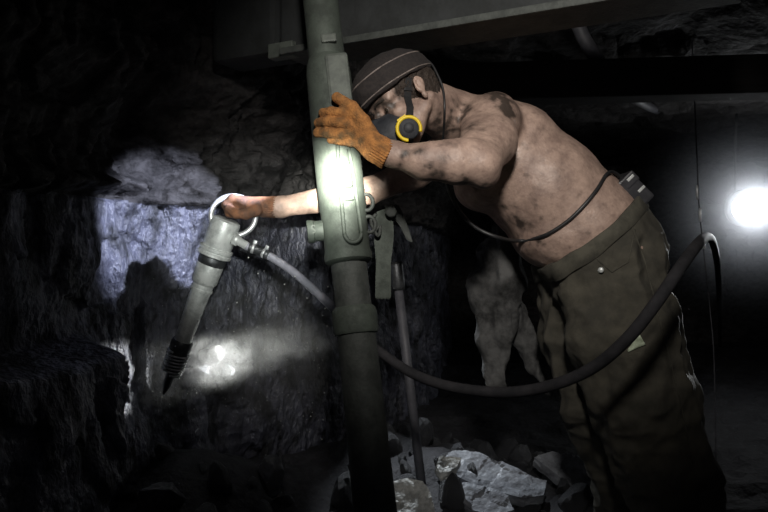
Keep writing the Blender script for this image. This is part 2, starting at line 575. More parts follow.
# ================================================================== STEEL ROOF BEAM
bl = P(215, 68, 2.22)
zb = float(bl[2])
b0 = Vector((float(P(215, 60, 2.26)[0]), 2.24, 0)); b1 = Vector((0.80, 1.53, 0))
bd = (b1 - b0).normalized(); bn = Vector((-bd.y, bd.x, 0))       # away from the camera
beam = empty('roof_beam', (b0.x, b0.y, zb))
tag(beam, 'dark grey flat steel roof beam held up by the hydraulic prop', 'beam')
bm = bmesh.new()
c = (b0 + b1) / 2 + bn * 0.07; c.z = zb + 0.10
pb = b0 + bd * 0.262
cc = (pb + b1) / 2 + bn * 0.07; cc.z = zb + 0.115
box(bm, cc, bd * ((b1 - pb).length / 2), bn * 0.07, (0, 0, 0.09), 0.008)
from_bm('beam_body', bm, M['beam'], beam, False)
bm = bmesh.new()
cc = b0 + bd * 0.125 + bn * 0.065; cc.z = zb + 0.125
box(bm, cc, bd * 0.125, bn * 0.075, (0, 0, 0.105), 0.02)
from_bm('beam_end', bm, M['beam'], beam, False)
bm = bmesh.new()
cc = b0 + bd * 0.275 + bn * 0.0; cc.z = zb + 0.022
box(bm, cc, bd * 0.045, bn * 0.02, (0, 0, 0.022), 0.004)
o = from_bm('wedge', bm, M['plate'], beam, False); tag(o, 'paler worn steel wedge')
bm = bmesh.new()
cc = (pb + b1) / 2 + bn * 0.05; cc.z = zb + 0.012
box(bm, cc, bd * ((b1 - pb).length / 2 - 0.02), bn * 0.085, (0, 0, 0.010), 0.004)
from_bm('lower_flange', bm, M['propmetal_dark'], beam, False)
for px, py in ((263, 25), (338, 42)):
    q = P(px, py, 2.16 if px < 300 else 1.98)
    bm = bmesh.new()
    lathe(bm, q + np.array((0, 0.03, 0)), q, [(0, 0.009), (0.9, 0.009), (1, 0.006)], 12)
    from_bm('bolt', bm, M['plate'], beam)

# ================================================================== HYDRAULIC PROP
A0 = P(390, 648, 1.60); A1 = P(315, -52, 1.93)


def ax_at(py):
    """point on the prop's axis that the photo shows at row py"""
    lo_, hi_ = 0.0, 1.0
    for _ in range(40):
        m_ = (lo_ + hi_) / 2; q = A0 + (A1 - A0) * m_
        y = 256 - (q[2] - CZ) * F / q[1]
        if y > py: lo_ = m_
        else: hi_ = m_
    return m_


PROPD = V(A1 - A0).normalized()
PX = Vector((1, 0, 0)); PX = (PX - PROPD * PX.dot(PROPD)).normalized()
PF = PROPD.cross(PX).normalized()
if PF.y > 0: PF = -PF               # towards the camera


def prop_pt(py, side=0.0, front=0.0):
    q = V(A0 + (A1 - A0) * ax_at(py))
    return q + PX * side + PF * front


prop = empty('hydraulic_prop', A0)
tag(prop, 'thick leaning grey-green hydraulic steel prop the miner pushes his gloved hand against', 'mine prop')


def pl(name, rows, m, n=56):
    bm = bmesh.new()
    t0 = ax_at(rows[0][0]); t1 = ax_at(rows[-1][0])
    lathe(bm, A0 + (A1 - A0) * t0, A0 + (A1 - A0) * t1, [((ax_at(y) - t0) / (t1 - t0), r) for y, r in rows], n)
    o = from_bm(name, bm, m, prop)
    md = o.modifiers.new('edge', 'EDGE_SPLIT'); md.split_angle = math.radians(40)
    return o


pl('base_plate', [(647, 0.085), (638, 0.088), (632, 0.07), (626, 0.055)], M['propmetal_dark'])
pl('lower_cylinder', [(630, 0.0525), (512, 0.0515), (400, 0.049), (334, 0.048), (330, 0.050)], M['propmetal_dark'])
pl('collar', [(334, 0.053), (331, 0.0565), (313, 0.0565), (309, 0.054), (307, 0.049)], M['propmetal'])
pl('middle_cylinder', [(309, 0.0455), (262, 0.0455)], M['propmetal_dark'])
pl('valve_sleeve', [(264, 0.050), (261, 0.0595), (257, 0.0610), (254, 0.0600), (250, 0.0575), (212, 0.0585), (210, 0.0605), (204, 0.0605), (202, 0.0605), (150, 0.0605), (100, 0.0600), (74, 0.0590), (66, 0.0560), (60, 0.0500)], M['propmetal'])
pl('upper_cylinder', [(66, 0.0485), (18, 0.0480), (-48, 0.0480)], M['propmetal'])
# raised cover plate on the upper front
bm = bmesh.new()
box(bm, (prop_pt(104, 0.026, 0.053)), PX * 0.030, PF * 0.012, PROPD * 0.112, 0.009)
from_bm('cover_plate', bm, M['plate'], prop, False)
bm = bmesh.new()
box(bm, (prop_pt(48, 0.012, 0.050)), PX * 0.020, PF * 0.007, PROPD * 0.012, 0.005)
from_bm('top_catch', bm, M['plate'], prop, False)
# long loop handle
bm = bmesh.new()
loop = []
for k in range(17):
    a = math.pi * k / 16
    loop.append(prop_pt(238, 0.020 - 0.0 + 0.021 * math.cos(math.pi + a), 0.062) - PROPD * (0.026 * math.sin(a)))
loop = [prop_pt(150, 0.006, 0.060), prop_pt(180, 0.002, 0.064), prop_pt(215, 0.0, 0.064)] + loop + [prop_pt(215, 0.039, 0.060), prop_pt(180, 0.036, 0.060), prop_pt(158, 0.032, 0.058)]
tube(bm, catmull(loop, 3), 0.0052, 10)
from_bm('loop_handle', bm, M['propmetal'], prop)
bm = bmesh.new()
box(bm, prop_pt(206, 0.020, 0.060), PX * 0.012, PF * 0.007, PROPD * 0.004, 0.002)
from_bm('handle_rung', bm, M['propmetal'], prop, False)
bm = bmesh.new()
box(bm, prop_pt(184, 0.020, 0.058), PX * 0.012, PF * 0.010, PROPD * 0.030, 0.006)
from_bm('release_wedge', bm, M['propmetal'], prop, False)
# side lug
bm = bmesh.new()
c = prop_pt(230, -0.055, 0.020)
lathe(bm, c, c - PX * 0.040 + PF * 0.004, [(0, 0.026), (0.55, 0.026), (0.6, 0.029), (0.97, 0.029), (1.0, 0.025)], 32)
lug = from_bm('side_lug', bm, M['propmetal'], prop)
md = lug.modifiers.new('edge', 'EDGE_SPLIT'); md.split_angle = math.radians(40)
fc = bpy.data.curves.new('cast_mark', 'FONT'); fc.body = 'S'; fc.size = 0.030; fc.extrude = 0.0012
_t = bpy.data.objects.new('t', fc); _me = bpy.data.meshes.new_from_object(_t); bpy.data.objects.remove(_t); bpy.data.curves.remove(fc)
_me.name = 'cast_mark'; _me.materials.clear(); _me.materials.append(M['plate'])
fo = bpy.data.objects.new('cast_mark', _me); COL.objects.link(fo)
fo.parent = lug; fo.location = c - PX * 0.030 + PF * 0.0285 - PROPD * 0.010 + Vector((0, 0, 0)); fo.rotation_euler = (math.pi / 2, 0, 0.0)
# ring eyes on the right side
for yy in (206, 228):
    bm = bmesh.new()
    c = prop_pt(yy, 0.062, 0.010)
    tube(bm, [c + PX * (0.016 * math.cos(a)) + PROPD * (0.021 * math.sin(a)) for a in np.linspace(0, 2 * math.pi, 25)[:-1]], 0.005, 8, True)
    from_bm('eye_ring', bm, M['propmetal_dark'], prop)

# ------------------------------------------------------------------ lever bracket right of the prop
br = empty('lever_bracket', P(385, 298, 1.98))
tag(br, 'flat dark steel lever with forked top hanging close beside the prop', 'bracket')


def plate_poly(pts, Y, th, name, m, parent, bev=0.003):
    bm = bmesh.new()
    f = bm.faces.new([bm.verts.new(V(P(x, y, Y))) for x, y in pts])
    bmesh.ops.recalc_face_normals(bm, faces=[f])
    ex = bmesh.ops.extrude_face_region(bm, geom=[f])
    bmesh.ops.translate(bm, verts=[v for v in ex['geom'] if isinstance(v, bmesh.types.BMVert)], vec=(0, th, 0))
    bmesh.ops.recalc_face_normals(bm, faces=bm.faces[:])
    bmesh.ops.bevel(bm, geom=bm.edges[:], offset=bev, segments=2, affect='EDGES')
    return from_bm(name, bm, m, parent, False)


plate_poly([(376, 212), (392, 206), (394, 235), (391, 262), (391, 299), (375, 299), (376, 262), (374, 240)], 1.97, 0.022, 'lever_blade', M['propmetal'], br)
plate_poly([(384, 206), (398, 204), (408, 226), (413, 243), (407, 240), (399, 224), (390, 214)], 1.99, 0.016, 'fork_arm', M['propmetal_dark'], br)
bm = bmesh.new()
c = P(391, 212, 1.965)
lathe(bm, c, c + np.array((0, -0.02, 0)), [(0, 0.016), (0.8, 0.016), (1, 0.012)], 20)
from_bm('pivot_bolt', bm, M['propmetal_dark'], br)
bm = bmesh.new()
tube(bm, catmull([P(376, 214, 1.97), P(371, 222, 1.955), P(378, 236, 1.95), P(380, 226, 1.955), P(372, 234, 1.95)], 6), 0.005, 8)
from_bm('shackle', bm, M['propmetal_dark'], br)

# slim pipe standing behind it
pp = empty('steel_pipe', P(421, 500, 2.30))
tag(pp, 'slim grey steel pipe standing upright in rubble behind the prop', 'pipe')
bm = bmesh.new()
lathe(bm, P(424, 505, 2.28), P(396, 268, 2.30), [(0, 0.015), (1, 0.015)], 24)
from_bm('pipe_body', bm, M['hose'], pp)
bm = bmesh.new()
lathe(bm, P(398.5, 290, 2.30), P(396, 262, 2.30), [(0, 0.019), (0.1, 0.022), (0.9, 0.022), (1, 0.018)], 24)
from_bm('pipe_coupling', bm, M['steel_dark'], pp)

# ================================================================== PNEUMATIC PICK HAMMER
H0 = P(227, 219, 2.15); H1 = P(173, 368, 2.20)
ham = empty('pneumatic_pick', H1)
tag(ham, 'silver pneumatic pick hammer held by its ring handle, pointing down at the coal', 'pick hammer')
HL = float(np.linalg.norm(H1 - H0))


def hl(name, prof, m, n=48, parent=None):
    bm = bmesh.new()
    t0, t1 = prof[0][0], prof[-1][0]
    lathe(bm, H0 + (H1 - H0) * t0, H0 + (H1 - H0) * t1, [((t - t0) / (t1 - t0), r) for t, r in prof], n)
    o = from_bm(name, bm, m, parent or ham)
    md = o.modifiers.new('edge', 'EDGE_SPLIT'); md.split_angle = math.radians(35)
    return o


hl('head_cap', [(0.0, 0.036), (0.012, 0.044), (0.03, 0.0455), (0.17, 0.0465), (0.185, 0.044)], M['steel'])
hl('clamp_collar', [(0.185, 0.047), (0.19, 0.0525), (0.205, 0.0525), (0.21, 0.049), (0.218, 0.049), (0.222, 0.0525), (0.238, 0.0525), (0.245, 0.046)], M['steel'])
hl('neck', [(0.24, 0.040), (0.26, 0.043), (0.29, 0.043), (0.30, 0.040)], M['steel_dark'])
hl('barrel', [(0.29, 0.040), (0.31, 0.0415), (0.41, 0.0395), (0.42, 0.037), (0.43, 0.0325), (0.455, 0.0325), (0.458, 0.0355), (0.472, 0.0355), (0.475, 0.0315), (0.55, 0.0305), (0.80, 0.0265), (0.82, 0.029)], M['steel'])
hl('front_sleeve', [(0.81, 0.031), (0.82, 0.034), (0.87, 0.034), (0.885, 0.029), (1.03, 0.022)], M['steel_dark'])
bm = bmesh.new()
hx, hy, hd = frame_of(H1 - H0)
pts = []
for k in range(0, 7 * 16):
    a = 2 * math.pi * k / 16; t = 0.885 + 0.15 * k / (7 * 16)
    r = 0.0345 - 0.004 * k / 112
    pts.append(V(H0) + hd * (HL * t) + hx * (r * math.cos(a)) + hy * (r * math.sin(a)))
tube(bm, pts, 0.0036, 8)
from_bm('retainer_spring', bm, M['spring'], ham)
hl('chisel', [(1.02, 0.015), (1.12, 0.013), (1.18, 0.004)], M['steel_dark'])
# ring handle
bm = bmesh.new()
rc = V(P(233.5, 216, 2.15)); ring = []
for k in range(48):
    a = 2 * math.pi * k / 48
    ring.append(rc + Vector((math.cos(a) * 0.066, math.cos(a) * 0.012, 0)) + Vector((0, 0.0, math.sin(a) * 0.061)))
tube(bm, ring, 0.0085, 12, True)
from_bm('ring_handle', bm, M['chrome'], ham)
bm = bmesh.new()
lathe(bm, P(233, 238, 2.13), P(247, 246, 2.13), [(0, 0.018), (0.4, 0.018), (0.45, 0.013), (1, 0.0125)], 24)
inlet = from_bm('air_inlet', bm, M['steel'], ham)

# ------------------------------------------------------------------ air hose
hose = empty('air_hose', P(500, 392, 1.78))
tag(hose, 'long grey rubber air hose looping from pick hammer past prop and across trousers', 'hose')
hp = [P(246, 246, 2.13), P(262, 252, 2.13), P(288, 268, 2.11), P(314, 290, 2.07), P(334, 309, 2.02), P(356, 333, 1.985), P(380, 352, 1.95), P(408, 371, 1.90), P(440, 384, 1.85),
      P(478, 391, 1.80), P(516, 392, 1.76), P(556, 384, 1.70), P(594, 367, 1.65), P(628, 338, 1.60), P(656, 303, 1.58), P(680, 268, 1.62), P(698, 244, 1.75),
      P(707, 237, 2.15), P(713, 243, 2.8), P(717, 262, 3.4), P(719, 290, 4.0), P(720, 320, 5.2), P(720, 345, 6.2)]
cp = catmull(hp, 10)
bm = bmesh.new()
rs = [0.0120 + 0.0025 * min(1, i / 100) for i in range(len(cp))]
tube(bm, cp[52:], rs[52:], 18)
from_bm('hose_body', bm, M['black_hose'], hose)
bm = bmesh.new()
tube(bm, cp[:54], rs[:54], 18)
o = from_bm('hose_lit_end', bm, M['lit_hose'], hose); tag(o, 'pick end of the hose, lamp light painted in as a paler grey')
bm = bmesh.new()
tube(bm, cp[2:14], 0.0150, 18)
from_bm('hose_ferrule', bm, M['steel_dark'], hose)
for k in (5, 11):
    bm = bmesh.new()
    d = (cp[k + 1] - cp[k]).normalized()
    lathe(bm, cp[k] - d * 0.004, cp[k] + d * 0.004, [(0, 0.0165), (1, 0.0165)], 24)
    up = Vector((-d.z, 0, d.x)); up = up if up.z > 0 else -up
    q = cp[k] + up * 0.020
    box(bm, q, d * 0.006, up * 0.006, Vector((0, 1, 0)) * 0.007, 0.002)
    from_bm('hose_clamp', bm, M['chrome'], hose)

# ================================================================== MINER
th = math.radians(27)
Fv = np.array((-0.81, 0, -0.586)); Fv /= np.linalg.norm(Fv)
Uv = np.array((-0.586, 0, 0.81)); Uv /= np.linalg.norm(Uv)
hf = math.cos(th) * Fv + math.sin(th) * np.array((0, -1, 0))
hlat = -math.sin(th) * Fv + math.cos(th) * np.array((0, -1, 0))   # towards his left ear
HO = P(419, 87, 1.805) - 0.078 * hlat
HR = np.array((hf, hlat, Uv))
S = 1.03


def H(f, l, u):
    return HO + S * (f * hf + l * hlat + u * Uv)


body = Field((-0.42, 1.58, -0.05), (1.02, 2.52, 1.58), 0.0044)
ta = V(P(500, 156, 2.1) - P(605, 250, 2.1)).normalized()
# trunk
for yo, sc_ in ((-0.045, 1.0), (0.06, 1.0)):
    body.chain([P(607, 252, 2.12) + (0, yo, 0), P(580, 224, 2.12) + (0, yo, 0), P(543, 190, 2.12) + (0, yo, 0), P(508, 160, 2.13) + (0, yo, 0), P(488, 145, 2.13) + (0, yo, 0)],
               [0.150, 0.150, 0.155, 0.148, 0.120], 0.03)
body.ell(P(555, 240, 2.10), (0.12, 0.15, 0.085), None, 0.05)          # belly
body.ell(P(478, 185, 2.12), (0.07, 0.15, 0.075), None, 0.05)         # chest
body.ell(P(524, 128, 2.03), (0.085, 0.07, 0.060), np.array(((0.8, 0, -0.6), (0, 1, 0), (0.6, 0, 0.8))), 0.04)   # shoulder blade
body.ell(P(520, 130, 2.22), (0.085, 0.07, 0.060), np.array(((0.8, 0, -0.6), (0, 1, 0), (0.6, 0, 0.8))), 0.04)
# neck and trapezius
body.cone(H(-0.035, 0, -0.035), P(468, 133, 2.05), 0.056, 0.070, 0.03)
body.cone(H(-0.055, 0, 0.0), P(476, 118, 2.06), 0.042, 0.060, 0.03)
body.cone(P(462, 118, 1.99), P(495, 115, 1.98), 0.040, 0.060, 0.04)
body.cone(P(455, 128, 2.10), P(455, 140, 2.30), 0.050, 0.060, 0.04)
# neck tendon
body.cone(H(-0.025, 0.06, -0.03), P(452, 146, 2.0), 0.012, 0.014, 0.02)
# near arm
SH = P(494, 121, 1.93); EL = P(480, 164, 1.735); WR = P(392, 154, 1.735)
body.ell(SH, (0.062, 0.07, 0.072), None, 0.04)
body.chain([SH, P(492, 142, 1.85), EL], [0.066, 0.060, 0.050], 0.03)
body.cone(P(476, 120, 1.93), P(474, 146, 1.80), 0.035, 0.040, 0.03)     # biceps
body.chain([EL, P(456, 163, 1.73), P(425, 162, 1.73), WR, P(372, 149, 1.735)], [0.049, 0.0505, 0.043, 0.030, 0.028], 0.02)
body.ell(P(486, 179, 1.75), (0.024, 0.026, 0.022), None, 0.03)         # elbow point
body.cone(P(470, 150, 1.72), P(435, 152, 1.72), 0.026, 0.022, 0.025)    # forearm muscle
# far arm
FS = P(452, 146, 2.30); FE = P(366, 192, 2.27); FW = P(280, 207, 2.17)
body.chain([FS, P(415, 172, 2.29), FE], [0.062, 0.050, 0.042], 0.03)
body.chain([FE, P(330, 199, 2.23), FW, P(262, 207, 2.16)], [0.044, 0.042, 0.030, 0.026], 0.02)
# legs inside the trousers, down to the feet
body.chain([P(612, 265, 2.03), P(640, 395, 1.98), P(686, 545, 1.98), P(690, 566, 2.00)], [0.115, 0.065, 0.042, 0.045], 0.03)
body.chain([P(590, 268, 2.22), P(596, 395, 2.20), P(626, 500, 2.24), P(632, 526, 2.26)], [0.115, 0.065, 0.042, 0.045], 0.03)
body.cone(P(690, 566, 2.0) , P(658, 580, 1.96), 0.042, 0.03, 0.03)
body.cone(P(632, 526, 2.26), P(604, 536, 2.22), 0.042, 0.03, 0.03)
# head
body.ell(H(0.0, 0, 0.050), (0.098 * S, 0.076 * S, 0.078 * S), HR, 0.02)
body.ell(H(0.045, 0, 0.040), (0.055 * S, 0.062 * S, 0.055 * S), HR, 0.02)
body.ell(H(0.045, 0, -0.035), (0.052 * S, 0.056 * S, 0.065 * S), HR, 0.02)
for s in (-1, 1):
    body.cone(H(0.005, s * 0.055, -0.045), H(0.080, s * 0.012, -0.098), 0.019, 0.022, 0.02)
    body.ell(H(0.062, s * 0.044, -0.022), (0.026, 0.020, 0.018), HR, 0.015)       # cheekbone
    body.cone(H(0.094, s * 0.012, 0.024), H(0.078, s * 0.050, 0.020), 0.010, 0.009, 0.012)   # brow
    body.ell(H(0.103, s * 0.031, 0.002), (0.017, 0.016, 0.012), HR, 0.010, 'sub')
    # lids
    body.ell(H(0.0795, s * 0.032, 0.002), (0.0150, 0.0160, 0.0150), HR, 0.004)
    body.ell(H(0.0965, s * 0.033, -0.0005), (0.010, 0.0125, 0.0036), HR, 0.003, 'sub')
    # ear
    eR = np.array((0.97 * HR[0] + 0.22 * HR[1], -0.22 * HR[0] + 0.97 * HR[1], HR[2]))
    if s < 0:
        eR = np.array((0.97 * HR[0] - 0.22 * HR[1], 0.22 * HR[0] + 0.97 * HR[1], HR[2]))
    ec = H(-0.001, s * 0.081, 0.004)
    eR = np.array((0.93 * eR[0] + 0.37 * eR[2], eR[1], 0.93 * eR[2] - 0.37 * eR[0]))
    body.ell(ec, (0.0160, 0.0095, 0.0240), eR, 0.004)
    body.ell(ec + 0.009 * eR[2] - 0.001 * hf, (0.0165, 0.0085, 0.0165), eR, 0.005)
    body.ell(ec + s * 0.008 * hlat + 0.002 * hf + 0.002 * Uv, (0.0095, 0.0075, 0.0165), eR, 0.004, 'sub')
    body.ell(H(0.002, s * 0.080, -0.026), (0.008, 0.007, 0.010), HR, 0.006)
    body.cone(H(-0.004, s * 0.085, 0.014), H(0.001, s * 0.086, -0.010), 0.0035, 0.003, 0.004)
body.cone(H(0.098, 0, 0.012), H(0.118, 0, -0.030), 0.008, 0.0125, 0.012)       # nose
for s in (-1, 1):
    body.ell(H(0.106, s * 0.013, -0.034), (0.011, 0.008, 0.008), HR, 0.006)
body.ell(H(0.092, 0, -0.060), (0.016, 0.024, 0.008), HR, 0.010)                # lips
body.ell(H(0.090, 0, -0.073), (0.015, 0.020, 0.008), HR, 0.008)
bv, bf = body.mesh()
bv = relax(bv, bf, 1, 0.5)
# gentle muscle / rib relief
nrm = normals(bv, bf)
dirt_blobs = [(P(503, 97, 1.93), 0.038, 1.3), (P(510, 110, 1.92), 0.028, 1.1), (P(492, 92, 1.95), 0.022, 0.7), (P(404, 156, 1.71), 0.017, 0.7), (P(430, 168, 1.69), 0.020, 0.75),
              (P(440, 176, 1.70), 0.020, 0.7), (P(418, 150, 1.70), 0.014, 0.7), (P(446, 158, 1.69), 0.016, 0.4), (P(460, 182, 1.70), 0.026, 0.5), (P(486, 186, 1.74), 0.02, 0.4),
              (P(508, 213, 1.93), 0.030, 0.5), (P(520, 224, 1.93), 0.030, 0.45), (P(536, 240, 1.95), 0.045, 0.35), (P(500, 240, 1.95), 0.06, 0.55), (P(480, 215, 1.95), 0.06, 0.6),
              (P(446, 130, 1.95), 0.055, 0.75), (P(462, 110, 1.92), 0.03, 0.7), (P(436, 118, 1.86), 0.035, 0.3),
              (H(0.095, 0.03, 0.006), 0.034, 0.80), (H(0.06, 0.07, 0.012), 0.030, 0.6), (H(0.1, 0.0, 0.03), 0.03, 0.5), (H(0.03, 0.07, -0.06), 0.03, 0.3), (P(470, 128, 1.9), 0.03, 0.5),
              (P(560, 170, 1.97), 0.03, 0.15), (H(-0.01, 0.085, 0.0), 0.015, 0.15)]
_tb = BVHTree.FromPolygons([tuple(v) for v in bv], [tuple(int(i) for i in f) for f in bf])
_nb = []
for c, r, a in dirt_blobs:
    h = _tb.ray_cast(Vector((0, 0, CZ)), (V(c) - Vector((0, 0, CZ))).normalized())
    _nb.append((np.array(h[0]) if h[0] else c, r, a))
dirt_blobs = _nb
dirt = np.zeros(len(bv))
near = bv[:, 2] > 0.7
idxs = np.where(near)[0]
for i in idxs:
    v = bv[i]
    d = 0.0
    n1 = fbm(v, (38, 38, 38), 5)
    for c, r, a in dirt_blobs:
        dd = ((v - c) ** 2).sum()
        if dd < 9 * r * r:
            d += a * math.exp(-dd / (r * r)) * (0.9 + 1.6 * n1)
    d += max(0, n1 - 0.38) * 0.8 + 0.35 * max(0, fbm(v, (130, 130, 130), 2) - 0.15)
    dirt[i] = min(max(d, 0), 0.93)
    bv[i] += nrm[i] * 0.0016 * fbm(v, (22, 22, 22), 3)
person = np_mesh('person', bv, bf, M['skin'])
at = person.data.attributes.new('dirt', 'FLOAT', 'POINT'); at.data.foreach_set('value', dirt.astype(np.float32))
tag(person, 'shirtless soot-smeared miner in a cap and respirator leaning forward on the prop', 'person')
bvh = BVHTree.FromPolygons([tuple(v) for v in bv], [tuple(int(i) for i in f) for f in bf])


def on_skin(px, py, off=0.003):
    o = Vector((0, 0, CZ)); d = V(P(px, py, 1.0)) - o
    h = bvh.ray_cast(o, d.normalized())
    if h[0] is None:
        return None
    return h[0] + h[1] * off


# hair
hair = Field(HO - 0.17, HO + 0.17, 0.0028)
hair.ell(H(-0.002, 0, 0.050), (0.1045 * S, 0.0815 * S, 0.082 * S), HR, 0.01)
hair.ell(H(-0.045, 0, 0.000), (0.055 * S, 0.062 * S, 0.055 * S), HR, 0.03)
hair.ell(H(0.040, 0, 0.050), (0.055, 0.069, 0.045), HR, 0.02)
hair.half(H(0.062, 0, 0), hf + 0.3 * Uv * 0, 0.01)
for s in (-1, 1):
    hair.cone(H(0.022, s * 0.095, -0.085), H(0.006, s * 0.095, 0.006), 0.032, 0.024, 0.012, 'sub')
    hair.cone(H(0.080, s * 0.095, -0.05), H(0.075, s * 0.095, 0.010), 0.045, 0.032, 0.012, 'sub')
hair.half(H(-0.02, 0, -0.040), -Uv + 0.35 * hf, 0.012)
hv, hfc = hair.mesh(); hn = normals(hv, hfc)
for i in range(len(hv)):
    hv[i] += hn[i] * 0.0035 * fbm(hv[i], (110, 110, 60), 3)
np_mesh('hair', hv, hfc, M['hair'], person)
bm = bmesh.new()
for s in (-1, 1):
    tube(bm, catmull([H(0.104, s * 0.014, 0.0215), H(0.100, s * 0.030, 0.0265), H(0.083, s * 0.050, 0.021)], 6), [0.0035] * 12 + [0.002], 6)
from_bm('eyebrows', bm, M['lash'], person)

for s in (-1, 1):
    bm = bmesh.new()
    bmesh.ops.create_uvsphere(bm, u_segments=24, v_segments=16, radius=0.0122)
    bmesh.ops.translate(bm, verts=bm.verts, vec=V(H(0.0815, s * 0.0325, 0.0015)))
    e = from_bm('eye', bm, M['eye'], person)
    bm = bmesh.new()
    bmesh.ops.create_uvsphere(bm, u_segments=20, v_segments=12, radius=0.0068)
    g = (hf * 0.86 + Fv * 0.1 - 0.15 * Uv + s * 0.2 * hlat); g = g / np.linalg.norm(g)
    bmesh.ops.translate(bm, verts=bm.verts, vec=V(H(0.0815, s * 0.0325, 0.0015) + g * 0.0078))
    from_bm('iris', bm, M['iris'], e)

# cap
cap = Field(HO - 0.2, HO + 0.22, 0.003)
cap.ell(H(0.004, 0, 0.052), (0.1130 * S, 0.0935 * S, 0.086 * S), HR, 0.01)
cap.ell(H(0.035, 0, 0.062), (0.088 * S, 0.085 * S, 0.058 * S), HR, 0.03)
cap.half(H(0.0, 0, 0.036), -Uv + 0.00 * hf, 0.006)
cv, cf = cap.mesh(); cn = normals(cv, cf)
for i in range(len(cv)):
    cv[i] += cn[i] * (0.004 * fbm(cv[i], (18, 18, 18), 3))
capo = np_mesh('cap', cv, cf, M['cap'], person)
cbvh = BVHTree.FromPolygons([tuple(v) for v in cv], [tuple(int(i) for i in f) for f in cf])


def cap_ring(u, tilt=0.0, n=80):
    pts = []
    for k in range(n):
        a = 2 * math.pi * k / n
        d = math.cos(a) * hf + math.sin(a) * hlat
        c = H(0.005, 0, u) + tilt * math.cos(a) * Uv
        h = cbvh.ray_cast(V(c + d * 0.25), V(-d))
        pts.append(h[0] + V(d) * 0.0006 if h[0] else V(c + 0.1 * d))
    return pts


for u, t in ((0.0430, 0.002), (0.088, 0.004)):
    bm = bmesh.new(); tube(bm, cap_ring(u, t), 0.0019, 8, True)
    from_bm('cap_piping', bm, M['piping'], capo)

# respirator
mk = Field(HO + 0.06 * hf - 0.16, HO + 0.06 * hf + 0.16, 0.0022)
mk.ell(H(0.088, 0, -0.052), (0.056, 0.055, 0.052), HR, 0.02)
mk.ell(H(0.100, 0, -0.080), (0.038, 0.042, 0.034), HR, 0.03)
mk.cone(H(0.124, 0, -0.010), H(0.130, 0, -0.050), 0.013, 0.028, 0.02)
for s in (-1, 1):
    mk.cone(H(0.086, s * 0.040, -0.070), H(0.091, s * 0.062, -0.073), 0.026, 0.024, 0.008)
mk.half(H(0.040, 0, -0.05), -hf, 0.004)
mv, mf = mk.mesh(); mv = relax(mv, mf, 1)
mask = np_mesh('respirator', mv, mf, M['mask'], person)
for s in (-1, 1):
    ax = s * (0.90) * hlat + 0.43 * hf - 0.05 * Uv; ax /= np.linalg.norm(ax)
    c0 = H(0.087, s * 0.052, -0.074)
    x_, y_, z_ = frame_of(ax, tuple(Uv))
    c = V(c0) + z_ * 0.027
    bm = bmesh.new()
    lathe(bm, V(c0) + z_ * 0.004, c + z_ * 0.0035, [(0, 0.026), (0.5, 0.0275), (0.9, 0.0265), (1, 0.024)], 40)
    from_bm('filter_disc', bm, M['mask'], mask)
    bm = bmesh.new()
    a0, a1 = math.radians(-50), math.radians(232)
    if s > 0:
        tube(bm, [c + x_ * (0.0295 * math.cos(a)) + y_ * (0.0295 * math.sin(a)) for a in np.linspace(a0, a1, 60)], 0.0047, 12)
    else:
        tube(bm, [c + x_ * (0.0295 * math.cos(a)) + y_ * (0.0295 * math.sin(a)) for a in np.linspace(0, 2 * math.pi, 60)[:-1]], 0.0047, 12, True)
    o = from_bm('filter_ring', bm, M['yellow'], mask); tag(o, 'yellow plastic ring')
    # strap buckle block on the ring
    bm = bmesh.new()
    box(bm, c + y_ * 0.031 - z_ * 0.002, x_ * 0.013, y_ * 0.0045, z_ * 0.004, 0.0015)
    o = from_bm('ring_clip', bm, M['yellow'], mask, False)


def band(pts, w, name, m, parent, th=0.0015):
    """flat webbing laid on pts (list of (point, normal)) w wide"""
    bm = bmesh.new(); rings = []
    for i, (p, n) in enumerate(pts):
        a = pts[max(i - 1, 0)][0]; b = pts[min(i + 1, len(pts) - 1)][0]
        t = (b - a).normalized(); s_ = t.cross(n).normalized()
        rings.append([p - s_ * w / 2, p + s_ * w / 2, p + s_ * w / 2 + n * th, p - s_ * w / 2 + n * th])
    loft(bm, rings)
    return from_bm(name, bm, m, parent, False)


for s in (-1, 1):
    pts = []
    for f_, u_ in ((0.074, -0.053), (0.068, -0.044), (0.059, -0.030), (0.050, -0.016), (0.041, -0.003), (0.033, 0.010), (0.026, 0.022), (0.019, 0.034)):
        o_ = V(H(f_, s * 0.2, u_)); h = bvh.ray_cast(o_ - V(hf) * 0.007, V(-s * hlat))
        if h[0]:
            q = h[0] + V(s * hlat) * (0.003 if u_ > -0.03 else 0.006)
            pts.append((q, V(s * hlat)))
    band(pts, 0.0195, 'head_strap', M['strap'], mask, 0.002)
    q, n_ = pts[-3]
    bm = bmesh.new(); t = (pts[-1][0] - pts[-4][0]).normalized(); sd = t.cross(n_).normalized()
    box(bm, q + n_ * 0.003, sd * 0.011, t * 0.004, n_ * 0.003, 0.001)
    from_bm('strap_buckle', bm, M['rubber'], mask, False)


